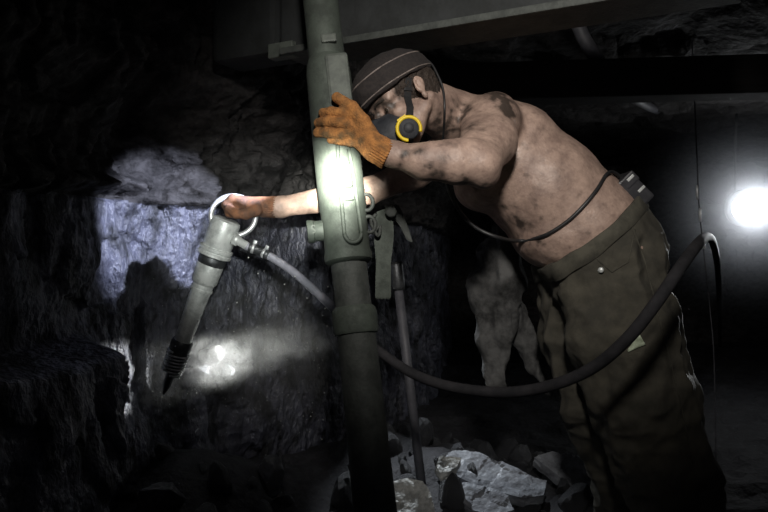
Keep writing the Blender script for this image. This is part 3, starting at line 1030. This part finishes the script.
# ------------------------------------------------------------------ gloves
def glove(name, F_, m, cuff_c, cuff_d, cuff_r, label=None, blobs=()):
    v, f = F_.mesh(); v = relax(v, f, 1, 0.4); n = normals(v, f)
    cd = np.array(cuff_d) / np.linalg.norm(cuff_d)
    x_, y_, _ = frame_of(cd)
    dirt = np.zeros(len(v))
    for i in range(len(v)):
        r = v[i] - cuff_c
        t = r @ cd
        if -0.032 < t < 0.05:
            a = math.atan2(r @ np.array(y_), r @ np.array(x_))
            v[i] += n[i] * (0.0011 * math.sin(a * 30) * sstep(-0.032, -0.020, t))
        v[i] += n[i] * (0.0009 * fbm(v[i], (60, 60, 60), 3))
        nn = fbm(v[i], (45, 45, 45), 4)
        dd = max(0, nn) * 0.55
        for c, rr, a_ in blobs:
            dd += a_ * math.exp(-((v[i] - c) ** 2).sum() / rr ** 2) * (0.8 + nn)
        dirt[i] = min(max(dd, 0), 0.85)
    o = np_mesh(name, v, f, m, person)
    at_ = o.data.attributes.new('dirt', 'FLOAT', 'POINT'); at_.data.foreach_set('value', dirt.astype(np.float32))
    if label: o['label'] = label
    return o


g = Field(P(300, 178, 1.66), P(402, 82, 1.92)[[0, 1, 2]] + (0, 0, 0), 0.0021)
lo_ = np.minimum(P(300, 178, 1.66), P(402, 84, 1.66)); hi_ = np.maximum(P(402, 84, 1.92), P(300, 178, 1.92)); lo_[0] = P(300, 0, 1.92)[0]; lo_[1] = 1.66; hi_[1] = 1.92
lo_[2] = P(0, 178, 1.92)[2]; hi_[2] = P(0, 84, 1.92)[2]
g = Field(lo_, hi_, 0.0020)
# palm
g.cone(P(355, 121, 1.750), P(374, 143, 1.738), 0.018, 0.024, 0.015)
g.cone(P(354, 131, 1.748), P(372, 148, 1.738), 0.018, 0.022, 0.015)
g.cone(P(356, 140, 1.750), P(374, 152, 1.738), 0.016, 0.020, 0.015)
g.ell(P(364, 133, 1.742), (0.028, 0.016, 0.032), None, 0.015)
# cuff
g.cone(P(374, 147, 1.738), P(388, 155, 1.735), 0.0335, 0.0375, 0.012)
g.half(P(389, 155.5, 1.735), P(389, 155.5, 1.735) - P(374, 147, 1.735), 0.003)
# fingers: index, middle, ring, little (knuckle -> tip, lying over the round of the prop)
for a, b, c_, d_, r in ((P(358, 118, 1.748), P(344, 113.5, 1.740), P(331, 112, 1.752), P(323, 113, 1.770), 0.0135),
                        (P(357, 127, 1.746), P(341, 123.5, 1.736), P(327, 122, 1.750), P(318.5, 123, 1.773), 0.0140),
                        (P(358, 136, 1.746), P(342, 134, 1.738), P(327, 132.5, 1.752), P(317.5, 132.5, 1.774), 0.0132),
                        (P(362, 143, 1.750), P(350, 141.5, 1.744), P(340, 140, 1.750), P(331, 139.5, 1.762), 0.0120)):
    g.chain([a, b, c_, d_], [r * 1.12, r * 1.02, r, r * 0.9], 0.003)
# thumb
g.chain([P(370, 137, 1.738), P(363, 121, 1.734), P(352, 107.5, 1.738), P(337, 97.5, 1.755)], [0.020, 0.0170, 0.0155, 0.0135], 0.008)
glove('glove', g, M['glove'], P(384, 152, 1.735), P(388, 155, 1.735) - P(374, 147, 1.738), 0.036, 'orange knit work glove pressed on the prop',
      [(P(343, 138, 1.73), 0.030, 0.6), (P(320, 132, 1.75), 0.035, 0.6), (P(360, 140, 1.72), 0.012, 0.6), (P(340, 100, 1.74), 0.02, 0.3)])

lo_ = P(214, 232, 2.28); hi_ = P(290, 186, 2.28); lo_[1] = 2.03; hi_[1] = 2.28
hi_[0] = P(292, 0, 2.1)[0]; lo_[0] = P(212, 0, 2.28)[0]
g = Field(lo_, hi_, 0.0024)
g.cone(P(262, 207, 2.16), P(277, 207, 2.17), 0.031, 0.0335, 0.012)
g.half(P(277.5, 207, 2.17), (1, 0, -0.12), 0.003)
g.ell(P(249, 204, 2.155), (0.040, 0.040, 0.022), None, 0.02)
g.ell(P(240, 203, 2.155), (0.026, 0.038, 0.019), None, 0.02)
for k, yy in enumerate((2.118, 2.141, 2.164, 2.186)):
    e = (0.0, 0.003, 0.001, -0.004)[k]
    kx = 236 - 300 * e * 0.3
    g.chain([P(241, 201, yy), P(232, 198.5 + k * 0.6, yy), P(225.5, 205, yy), P(229, 213.5, yy), P(238, 215.5, yy)], [0.0135, 0.0130, 0.0122, 0.0115, 0.0105], 0.005)
g.ell(P(235, 207, 2.150), (0.022, 0.036, 0.022), None, 0.01)
g.chain([P(256, 210, 2.125), P(246, 214, 2.105), P(236, 213.5, 2.098), P(228, 208.5, 2.100)], [0.020, 0.0155, 0.0140, 0.0115], 0.008)   # thumb
glove('glove', g, M['glove_dirty'], P(270, 207, 2.165), P(277, 207, 2.17) - P(262, 207, 2.16), 0.033, 'dirtier glove gripping the ring handle')

# ------------------------------------------------------------------ trousers
tr = Field((0.33, 1.70, 0.02), (1.06, 2.50, 1.16), 0.0058)
wl = V(P(640, 196, 2.1) - P(545, 262, 2.1))                   # waist line, front low, back high
for yo in (-0.05, 0.065):
    tr.chain([P(592, 236, 2.12) + (0, yo, 0), P(604, 258, 2.11) + (0, yo, 0)], [0.160, 0.160], 0.03)
tr.cone(P(594, 252, 2.07), P(586, 262, 2.17), 0.160, 0.150, 0.03)
tr.ell(P(604, 254, 2.10), (0.122, 0.165, 0.128), None, 0.05)     # seat
tr.chain([P(608, 265, 2.03), P(620, 330, 2.00), P(643, 400, 1.985), P(667, 470, 1.98), P(686, 545, 1.98)], [0.150, 0.150, 0.140, 0.130, 0.112], 0.03)
tr.chain([P(585, 272, 2.20), P(583, 330, 2.19), P(597, 400, 2.18), P(624, 465, 2.22), P(630, 510, 2.25)], [0.140, 0.130, 0.120, 0.110, 0.10], 0.02)
wn = np.array((-0.62, 0, 0.785))
tr.half(P(596, 224, 2.1), wn, 0.010)
tv, tf = tr.mesh(); tv = relax(tv, tf, 1); tn = normals(tv, tf)
wc = P(596, 224, 2.1)
for i in range(len(tv)):
    v = tv[i]
    dwaist = -((v - wc) @ wn) / np.linalg.norm(wn)
    a = noise.noise(Vector((v[0] * 9, v[1] * 9, v[2] * 3.2)))
    b = noise.noise(Vector((v[0] * 5 + v[2] * 6 + 7, v[1] * 10, v[2] * 9 - v[0] * 5)))
    c = fbm(v, (20, 20, 14), 3)
    amp = sstep(0.01, 0.09, dwaist)
    g_ = noise.noise(Vector((v[0] * 26, v[1] * 30, v[2] * 4)))          # gathers under the band
    w2 = noise.noise(Vector((v[0] * 14 - v[2] * 9, v[1] * 12 + 3, v[2] * 16)))
    tv[i] += 0.8 * tn[i] * (amp * (0.006 * (0.4 - abs(w2) * 2.2) + 0.024 * (0.5 - abs(a) * 2.2) + 0.009 * (0.5 - abs(b) * 2.2) + 0.006 * c) + 0.008 * g_ * math.exp(-((dwaist - 0.07) / 0.06) ** 2))
trou = np_mesh('trousers', tv, tf, M['trousers'], person)
tb = BVHTree.FromPolygons([tuple(v) for v in tv], [tuple(int(i) for i in f) for f in tf])


def on_tr(px, py, off=0.0):
    o = Vector((0, 0, CZ)); d = (V(P(px, py, 1.0)) - o).normalized()
    h = tb.ray_cast(o, d)
    if h[0] is None: return None, None
    return h[0] + h[1] * off, h[1]


def section_loop(field_bvh, c, n_, off=0.0, n=90, start=0.5):
    x_, y_, _ = frame_of(n_); pts = []
    for k in range(n):
        a = 2 * math.pi * k / n
        d = x_ * math.cos(a) + y_ * math.sin(a)
        h = field_bvh.ray_cast(V(c) + d * start, -d)
        if h[0]: pts.append(h[0] + d * off)
    return pts


# waistband: a cloth band round the top
wnn = V(wn).normalized()
bm = bmesh.new(); rings = []
for k in range(100):
    a = 2 * math.pi * k / 100
    x_, y_, _ = frame_of(wnn)
    d = x_ * math.cos(a) + y_ * math.sin(a)
    rr = []
    for t, off in ((-0.052, 0.002), (-0.050, 0.005), (-0.008, 0.007), (-0.006, 0.002), (-0.008, -0.010), (-0.050, -0.010)):
        h = tb.ray_cast(V(wc) + wnn * min(t, -0.014) + d * 0.5, -d)
        base = h[0] if h[0] else V(wc) + d * 0.16
        base = base + wnn * (t - min(t, -0.014)) + wnn * 0.012
        rr.append(base + d * (off + 0.004 * noise.noise(base * 22)) + wnn * 0.005 * noise.noise(base * 14))
    rings.append(rr)
vs_ = [[bm.verts.new(p) for p in r] for r in rings]
for i in range(100):
    for j in range(6):
        k = (j + 1) % 6
        bm.faces.new((vs_[i][j], vs_[i][k], vs_[(i + 1) % 100][k], vs_[(i + 1) % 100][j]))
bmesh.ops.recalc_face_normals(bm, faces=bm.faces[:])
from_bm('waistband', bm, M['trousers_band'], trou)
# seams, pocket, button, patch laid on the cloth
def seam(pts, r=0.0016, name='seam', m='trousers_band'):
    q = []
    for i in range(len(pts) - 1):
        for k in range(10):
            t = k / 10
            h, _n = on_tr(pts[i][0] * (1 - t) + pts[i + 1][0] * t, pts[i][1] * (1 - t) + pts[i + 1][1] * t, 0.0005)
            if h: q.append(h)
    bm = bmesh.new(); tube(bm, q, r, 8)
    return from_bm(name, bm, M[m], trou)


seam([(628, 215), (645, 262), (662, 330), (680, 400), (694, 470)], 0.0022)
seam([(578, 236), (600, 262), (612, 272), (628, 262), (636, 226)], 0.0020, 'pocket_edge')
h, n_ = on_tr(601, 270, 0.002)
bm = bmesh.new(); lathe(bm, h, h + n_ * 0.006, [(0, 0.008), (0.7, 0.008), (1, 0.005)], 20)
o = from_bm('button', bm, M['steel'], trou); tag(o, 'small shiny metal button')
# reflective patch
bm = bmesh.new(); grid = []
for j in range(5):
    row = []
    for i in range(13):
        s_ = i / 12; t = j / 4
        wdt = (2.0 + 9 * s_)
        px = 628 + 14 * s_ + (t - 0.5) * wdt * 0.55; py = 351 - 12 * s_ + (t - 0.5) * wdt
        h, n_ = on_tr(px, py, 0.003)
        row.append(bm.verts.new(h))
    grid.append(row)
for j in range(4):
    for i in range(12):
        bm.faces.new((grid[j][i], grid[j][i + 1], grid[j + 1][i + 1], grid[j + 1][i]))
o = from_bm('reflective_patch', bm, M['reflect'], trou)
md = o.modifiers.new('th', 'SOLIDIFY'); md.thickness = 0.002
tag(o, 'pale green-white reflective patch')

# boots
for c_, t_ in ((P(690, 560, 2.0), P(650, 573, 1.95)), (P(632, 522, 2.26), P(598, 533, 2.22))):
    b_ = Field(np.minimum(c_, t_) - 0.16, np.maximum(c_, t_) + 0.2, 0.005)
    zc = c_[2]
    b_.cone(c_ + (0, 0, 0.10), c_ + (0.01, 0, -0.01), 0.058, 0.052, 0.02)
    b_.cone(c_ + (0.01, 0, -0.02), t_ + (-0.03, 0, -0.01), 0.050, 0.042, 0.02)
    b_.half(c_ + (0, 0, -0.062), (0, 0, -1), 0.008)
    v_, f_ = b_.mesh()
    o = np_mesh('boot', v_, f_, M['boot'], person)

# ------------------------------------------------------------------ cap lamp, its cable and belt battery
lampset = empty('miner_cap_lamp', P(628, 190, 2.02))
tag(lampset, 'black battery pack at the back of his waist with cap lamp and cable', 'cap lamp')
lc = H(0.088, -0.088, 0.094)
ld = P(150, 225, 2.40) - lc; ld /= np.linalg.norm(ld)
bm = bmesh.new()
lathe(bm, lc - ld * 0.028, lc + ld * 0.012, [(0, 0.012), (0.3, 0.020), (0.8, 0.022), (1, 0.022)], 32)
from_bm('lamp_head', bm, M['pack'], lampset)
bm = bmesh.new()
lathe(bm, lc + ld * 0.0121, lc + ld * 0.0135, [(0, 0.018), (1, 0.017)], 32)
from_bm('lamp_lens', bm, emis('cap_lamp_lens', (0.9, 0.94, 1.0), 12), lampset)
# cable: over the cap, behind the ear, down the neck, under the chest, to the belt
cab = [V(lc - ld * 0.028)]
hbvh = BVHTree.FromPolygons([tuple(v) for v in hv], [tuple(int(i) for i in f) for f in hfc])
for f_, l_, u_ in ((0.05, -0.05, 0.13), (0.0, -0.03, 0.14), (-0.05, -0.01, 0.12), (-0.09, 0.01, 0.09), (-0.10, 0.03, 0.05), (-0.095, 0.045, 0.01)):
    c_ = V(H(0, 0, 0.045)); d_ = (V(H(f_, l_, u_)) - c_).normalized()
    best = None
    for t_ in (cbvh, hbvh, bvh):
        h = t_.ray_cast(c_ + d_ * 0.3, -d_)
        if h[0] and (best is None or (h[0] - c_).length > (best - c_).length): best = h[0]
    cab.append(best + d_ * 0.005)
for px, py in ((441, 92), (442.5, 112), (443, 138)):
    h = on_skin(px, py, 0.008)
    cab.append(h if h else V(P(px, py, 1.93)))
bm = bmesh.new(); tube(bm, catmull(cab, 8), 0.0032, 10)
from_bm('head_cable', bm, M['rubber'], lampset)
cab = [V(P(446, 175, 1.93)), V(P(449, 190, 1.93)), V(P(456, 205, 1.925))]
for px, py in ((466, 219), (480, 230), (500, 238), (522, 240), (545, 235), (566, 222), (583, 206), (596, 190), (605, 176)):
    h = on_skin(px, py, 0.006)
    cab.append(h if h and h.y < 2.1 else V(P(px, py, 1.94)))
cab.append(V(P(613, 172, 2.0))); cab.append(V(P(622, 178, 2.03)))
bm = bmesh.new(); tube(bm, catmull(cab, 8), 0.0052, 12)
from_bm('body_cable', bm, M['rubber'], lampset)
bx = V(P(632, 190, 2.03))
ua = V(P(647, 203, 2.03) - P(620, 176, 2.03)).normalized(); va = Vector((-ua.z, 0, ua.x))
va = va if va.x > 0 else -va
bm = bmesh.new(); box(bm, bx - va * 0.004, ua * 0.050, Vector((0, 0.045, 0)), va * 0.026, 0.007)
from_bm('battery_case', bm, M['pack'], lampset, False)
bm = bmesh.new(); box(bm, bx - ua * 0.032 + va * 0.002, ua * 0.017, Vector((0, 0.047, 0)), va * 0.024, 0.005)
from_bm('battery_lid', bm, M['pack'], lampset, False)
for k in (-0.036, 0.008):
    bm = bmesh.new(); box(bm, bx + ua * k + va * 0.006 - Vector((0, 0.047, 0)), ua * 0.004, Vector((0, 0.003, 0)), va * 0.012, 0.001)
    from_bm('latch', bm, M['steel'], lampset, False)

# ------------------------------------------------------------------ grey cloth hanging below the chest
cl = Field((0.12, 2.18, 0.40), (0.66, 2.60, 1.10), 0.0050)
cl.chain([P(508, 232, 2.36), P(509, 280, 2.36), P(503, 330, 2.37), P(498, 384, 2.38)], [0.050, 0.050, 0.032, 0.020], 0.03)
cl.chain([P(492, 255, 2.40), P(484, 290, 2.40), P(489, 335, 2.39), P(494, 384, 2.38)], [0.052, 0.048, 0.032, 0.022], 0.05)
cl.chain([P(512, 300, 2.41), P(523, 335, 2.43), P(538, 366, 2.44), P(556, 392, 2.44)], [0.030, 0.032, 0.034, 0.030], 0.04)
v_, f_ = cl.mesh(); v_ = relax(v_, f_, 1); n_ = normals(v_, f_)
for i in range(len(v_)):
    v = v_[i]
    v_[i] += n_[i] * (0.016 * (0.5 - 2 * abs(noise.noise(Vector((v[0] * 22 + v[2] * 4, v[1] * 16, v[2] * 7))))) + 0.005 * fbm(v, (25, 25, 20), 3))
clo = np_mesh('hanging_cloth', v_, f_, M['cloth'])
tag(clo, 'crumpled dusty grey cloth hanging in folds below the miner\'s chest', 'cloth')

# ================================================================== RUBBLE
def rock_mesh(name, seed, size, m, flat=(1, 1, 1), sub=4, rough=0.05):
    r = np.random.default_rng(seed)
    bm = bmesh.new()
    bmesh.ops.create_icosphere(bm, subdivisions=sub, radius=1.0)
    ns = r.normal(size=(16, 3)); ns /= np.linalg.norm(ns, axis=1)[:, None]
    hs = r.uniform(0.62, 1.0, 16)
    for v in bm.verts:
        d = np.array(v.co); dt = ns @ d
        k = np.where(dt > 0.05, hs / np.maximum(dt, 0.05), 9)
        rad = min(float(k.min()), 1.25)
        rad *= 1 + rough * fbm(d + seed, (2.5, 2.5, 2.5), 4)
        v.co = Vector((d[0] * rad * size * flat[0], d[1] * rad * size * flat[1], d[2] * rad * size * flat[2]))
    me = bpy.data.meshes.new(name); bm.normal_update(); bm.to_mesh(me); bm.free()
    me.materials.append(m)
    return me


def put_rock(name, me, loc, rot, label, cat='rock', group=None, sc=1.0):
    o = bpy.data.objects.new(name, me); COL.objects.link(o)
    o.location = V(loc); o.rotation_euler = rot; o.scale = (sc, sc, sc)
    return tag(o, label, cat, group)


def shard(name, pts, Y, tilt, th, m, label, seed=0):
    """flat broken slab: outline lying back from the eye by tilt, with real thickness and rough skin"""
    cx = sum(p[0] for p in pts) / len(pts); cy = sum(p[1] for p in pts) / len(pts)
    c = V(P(cx, cy, Y)); k = Y / F
    bm = bmesh.new()
    bv_ = [bm.verts.new(c + Vector(((x - cx) * k, -(y - cy) * k * tilt[0], -(y - cy) * k * tilt[1]))) for x, y in pts]
    f = bm.faces.new(bv_)
    ex = bmesh.ops.extrude_face_region(bm, geom=[f])
    dn = Vector((0, 0.35, -1)).normalized() * th
    bmesh.ops.translate(bm, verts=[v for v in ex['geom'] if isinstance(v, bmesh.types.BMVert)], vec=dn)
    bmesh.ops.recalc_face_normals(bm, faces=bm.faces[:])
    bmesh.ops.triangulate(bm, faces=bm.faces[:])
    for _ in range(5):
        es = [e for e in bm.edges if e.calc_length() > 0.012]
        if not es: break
        bmesh.ops.subdivide_edges(bm, edges=es, cuts=1)
        bmesh.ops.triangulate(bm, faces=bm.faces[:])
    bm.normal_update()
    for v in bm.verts:
        v.co += v.normal * (0.007 * fbm(v.co + Vector((seed, 0, 0)), (14, 14, 14), 4) + facets(v.co, 14, 0.004))
    o = from_bm(name, bm, m, None, False)
    return tag(o, label, 'rock')


shard('rock_slab', [(437, 470), (450, 458), (466, 456), (486, 459), (512, 468), (545, 479), (540, 489), (520, 491), (498, 487), (474, 482), (458, 476)], 2.45, (1.2, 1.0), 0.035, M['slab'],
      'long flat pale blue-grey rock slab lying on rubble behind the prop', 3)
shard('rock_shard', [(436, 465), (440, 458), (452, 457), (462, 459), (457, 466), (449, 470), (440, 471)], 2.38, (0.8, 1.0), 0.03, M['paleslab'],
      'small bright white-edged rock at the tip of the long pale slab', 5)
shard('rock_slab', [(455, 486), (470, 484), (488, 489), (508, 497), (512, 508), (492, 513), (470, 508), (458, 497)], 2.36, (1.0, 0.8), 0.035, M['slab'],
      'grey rock slab just below the long pale slab', 9)
shard('rock_slab', [(536, 458), (556, 452), (578, 455), (596, 466), (604, 482), (580, 484), (556, 474)], 2.62, (1.1, 0.8), 0.04, M['slab'],
      'dim blue-grey slab in the rubble behind the miner\'s shins', 12)
shard('rock_block', [(394, 483), (408, 479), (424, 481), (430, 492), (436, 514), (430, 545), (396, 545)], 2.12, (0.7, 0.8), 0.09, M['paleslab'],
      'bright gritty stone block at the frame\'s lower edge right beside the prop', 17)

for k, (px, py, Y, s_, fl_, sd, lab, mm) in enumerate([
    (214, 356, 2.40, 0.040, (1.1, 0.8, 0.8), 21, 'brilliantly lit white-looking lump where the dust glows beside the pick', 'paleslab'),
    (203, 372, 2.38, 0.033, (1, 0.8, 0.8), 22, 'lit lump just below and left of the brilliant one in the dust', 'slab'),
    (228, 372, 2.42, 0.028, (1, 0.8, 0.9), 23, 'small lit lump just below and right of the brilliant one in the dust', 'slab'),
    (272, 478, 2.25, 0.055, (0.85, 0.9, 1.15), 24, 'faintly glinting upright coal lump alone left of the prop\'s foot', 'lump'),
    (160, 500, 2.05, 0.065, (1.2, 1.0, 0.8), 25, 'faintly glinting coal lump at the lower frame edge beneath the pick', 'lump'),
]):
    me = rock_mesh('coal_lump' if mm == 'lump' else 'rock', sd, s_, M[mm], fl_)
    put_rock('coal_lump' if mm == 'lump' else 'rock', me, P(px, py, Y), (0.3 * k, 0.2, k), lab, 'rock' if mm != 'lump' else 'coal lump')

lumps = [rock_mesh('coal_lump', 100 + i, 1.0, M['lump'], f, 3) for i, f in enumerate([(1, 0.8, 0.7), (1.2, 0.9, 0.6), (0.9, 1, 0.9), (1.3, 0.8, 0.5), (1, 1, 0.8)])]
rr = random.Random(4)
n = 0; tries = 0; placed = []
while n < 60 and tries < 4000:
    tries += 1
    x = rr.uniform(-0.15, 0.75); y = rr.uniform(2.35, 3.1)
    px = 384 + F * x / y
    s_ = rr.uniform(0.025, 0.075)
    z = floor_z(x, y) + s_ * 0.30
    if any((x - a) ** 2 + (y - b) ** 2 + (z - c) ** 2 < (0.92 * (s_ + d)) ** 2 for a, b, c, d in placed): continue
    placed.append((x, y, z, s_))
    n += 1
    put_rock('coal_lump', rr.choice(lumps), (x, y, z), (rr.uniform(0, 6), rr.uniform(0, 6), rr.uniform(0, 6)),
             'small dark coal lump in the dim rubble heap behind the prop and the miner', 'coal lump', 'coal lumps of the rubble heap', s_)
for i in range(26):
    x = rr.uniform(-0.85, -0.2); y = rr.uniform(1.95, 2.5)
    s_ = rr.uniform(0.02, 0.06)
    if any((x - a) ** 2 + (y - b) ** 2 < (0.95 * (s_ + d)) ** 2 for a, b, c, d in placed): continue
    placed.append((x, y, 0, s_))
    put_rock('coal_lump', rr.choice(lumps), (x, y, floor_z(x, y) + s_ * 0.3), (rr.uniform(0, 6), rr.uniform(0, 6), rr.uniform(0, 6)),
             'small dark coal lump on the murky floor under the pick', 'coal lump', 'coal lumps under the pick', s_)

# ================================================================== BACK OF THE WORKING
def far_beam(x0, x1, y0, y1, z, h, lab, m='timber', name='roof_timber'):
    a = Vector((x0, y0, z)); b = Vector((x1, y1, z)); d = (b - a); L = d.length; d.normalize(); nn = Vector((-d.y, d.x, 0))
    bm = bmesh.new(); box(bm, (a + b) / 2, d * L / 2, nn * 0.07, (0, 0, h), 0.01)
    o = from_bm(name, bm, M[m], None, False)
    return tag(o, lab, 'roof support')


far_beam(-0.05, 1.7, 2.75, 2.55, 1.56, 0.07, 'dark roof timber just behind the miner\'s head and shoulders')
bm = bmesh.new()
tube(bm, catmull([P(560, -30, 2.6), P(578, 25, 2.6), P(592, 52, 2.62), P(612, 78, 2.75), P(632, 96, 3.1), P(648, 106, 4.0), P(660, 112, 5.2), P(670, 118, 6.6)], 8), 0.026, 14)
o = from_bm('slack_hose', bm, M['hose']); tag(o, 'faint thick slack hose drooping from the roof above the miner\'s back', 'hose')
# thin cable with a few bright clips
cbm = empty('hanging_cable', P(697, 60, 3.0))
tag(cbm, 'thin cable hanging straight down between the miner and the glowing lamp', 'cable')
cz = [P(692, 40, 3.0), P(695, 110, 3.0), P(697, 160, 3.0), P(699, 205, 3.0), P(703, 246, 3.0), P(709, 300, 3.0), P(714, 360, 3.0), P(716, 470, 3.05)]
bm = bmesh.new(); tube(bm, catmull(cz, 6), 0.003, 8); from_bm('cable_body', bm, M['hose'], cbm)
for (a, b, r) in ((P(697, 185, 2.995), P(697.5, 200, 2.995), 0.006), (P(700, 208, 2.995), P(700.5, 222, 2.995), 0.007), (P(702.5, 244, 2.995), P(703.5, 249, 2.995), 0.011)):
    bm = bmesh.new(); lathe(bm, a, b, [(0, r * .5), (0.2, r), (0.8, r), (1, r * .5)], 12); from_bm('cable_clip', bm, M['chrome'], cbm)
# glowing lamp
LP = P(748, 208, 4.3)
lamp = empty('glowing_lamp', LP)
tag(lamp, 'dazzling round white lamp glowing in the haze at the right edge', 'lamp')
bm = bmesh.new(); bmesh.ops.create_uvsphere(bm, u_segments=32, v_segments=20, radius=0.085)
for v in bm.verts: v.co.x *= 1.15; v.co.y *= 0.5
bmesh.ops.translate(bm, verts=bm.verts, vec=V(LP))
from_bm('lamp_lens', bm, M['bulb'], lamp)
bm = bmesh.new(); lathe(bm, LP + (0, 0.02, 0), LP + (0.0, 0.16, 0.02), [(0, 0.115), (0.3, 0.115), (0.8, 0.06), (1, 0.03)], 32)
from_bm('lamp_housing', bm, M['pack'], lamp)
bm = bmesh.new(); tube(bm, catmull([LP + (0, 0.15, 0.02), LP + (0.02, 0.2, 0.3), LP + (0.03, 0.2, 0.62)], 6), 0.008, 8)
from_bm('lamp_cord', bm, M['rubber'], lamp)


def ball(name, c, r, m, label, cat, rot=(0, 0, 0)):
    bm = bmesh.new(); bmesh.ops.create_uvsphere(bm, u_segments=24, v_segments=16, radius=1.0)
    o = from_bm(name, bm, m); o.location = V(c); o.scale = r; o.rotation_euler = rot
    return tag(o, label, cat, kind='stuff')


ball('haze', P(748, 208, 4.25), (1.0, 0.9, 0.95), volume_mat('lamp_haze', 5.0, (0.86, 0.90, 1.0), power=5.0, aniso=0.3), 'thin grey haze glowing around the lamp', 'haze')
ball('dust_cloud', P(262, 352, 2.30), (0.44, 0.20, 0.27), volume_mat('coal_dust', 5.0, (0.92, 0.93, 0.9), nscale=2.6, thresh=(0.40, 0.72), power=1.0, aniso=0.0),
     'pale coal dust swirling beside the tip of the pick', 'dust', (0, math.radians(-14), 0))
ball('dust_puff', P(216, 360, 2.34), (0.15, 0.10, 0.11), volume_mat('dense_dust', 42.0, (0.95, 0.96, 0.94), nscale=2.6, thresh=(0.42, 0.66), power=1.5, aniso=0.0),
     'dense bright puff of dust right beside the tip of the pick', 'dust')
# floating specks of dust that catch the light
bm = bmesh.new()
for i in range(260):
    px = rr.gauss(265, 70); py = rr.gauss(365, 45); Y = rr.uniform(1.9, 2.35)
    if px < 140 or px > 330: continue
    m4 = Matrix.Translation(V(P(px, py, Y)))
    bmesh.ops.create_icosphere(bm, subdivisions=1, radius=rr.choice([0.0013, 0.0018, 0.0024]), matrix=m4)
o = from_bm('dust_specks', bm, M['paleslab']); tag(o, 'tiny bright dust grains flying in the lit dust', 'dust', kind='stuff')

# ================================================================== LIGHT
def spot(name, loc, tgt, power, deg, blend, col=(1, 1, 1), rad=0.02):
    l = bpy.data.lights.new(name, 'SPOT'); l.energy = power; l.spot_size = math.radians(deg); l.spot_blend = blend
    l.color = col; l.shadow_soft_size = rad
    o = bpy.data.objects.new(name, l); COL.objects.link(o)
    o.location = V(loc)
    o.rotation_euler = (V(tgt) - V(loc)).to_track_quat('-Z', 'Y').to_euler()
    return o


def point(name, loc, power, col=(1, 1, 1), rad=0.05):
    l = bpy.data.lights.new(name, 'POINT'); l.energy = power; l.color = col; l.shadow_soft_size = rad
    o = bpy.data.objects.new(name, l); COL.objects.link(o); o.location = V(loc)
    return o


# lamp of the miner who stands at the camera's shoulder: broad soft part and its hot core
spot('companion_lamp', (0.08, 0.10, 1.75), P(472, 145, 2.0), 118, 54, 1.0, (1.0, 0.95, 0.89), 0.10)
spot('companion_lamp_core', (-0.02, 0.25, 1.05), P(338, 180, 1.8), 2000, 6.5, 1.0, (1.0, 1.0, 0.88), 0.01)
spot('companion_lamp_ring', (-0.02, 0.25, 1.05), P(330, 188, 1.8), 500, 11, 1.0, (1.0, 1.0, 0.9), 0.01)
spot('companion_lamp_spill', (-0.02, 0.25, 1.05), P(258, 222, 1.9), 110, 21, 1.0, (0.95, 1.0, 0.95), 0.02)
# his own cap lamp on the coal
spot('cap_lamp_beam', lc + ld * 0.02, P(150, 226, 2.40), 98, 35, 0.5, (0.72, 0.78, 1.0), 0.008)
# the hanging lamp: bare glow and its beam on the miner's side
point('lamp_glow', LP + (0, -0.12, 0), 10, (0.88, 0.93, 1.0), 0.08)
spot('lamp_side', LP + (0, -0.12, 0), P(672, 300, 2.1), 650, 13, 1.0, (0.88, 0.93, 1.0), 0.05)
# added spots, no lamps there: one brightens the dust by the pick, one the rubble
spot('added_dust_spot', P(598, 283, 3.0), P(229, 358, 2.38), 1300, 7.5, 1.0, (0.98, 1.0, 0.96), 0.02)
spot('added_rubble_spot', (0.0, 2.95, 1.30), P(452, 489, 2.32), 75, 42, 0.9, (0.88, 0.94, 1.0), 0.02)

w = bpy.data.worlds.new('world'); SC.world = w; w.use_nodes = True
w.node_tree.nodes['Background'].inputs['Color'].default_value = (0.6, 0.62, 0.75, 1)
w.node_tree.nodes['Background'].inputs['Strength'].default_value = 0.022
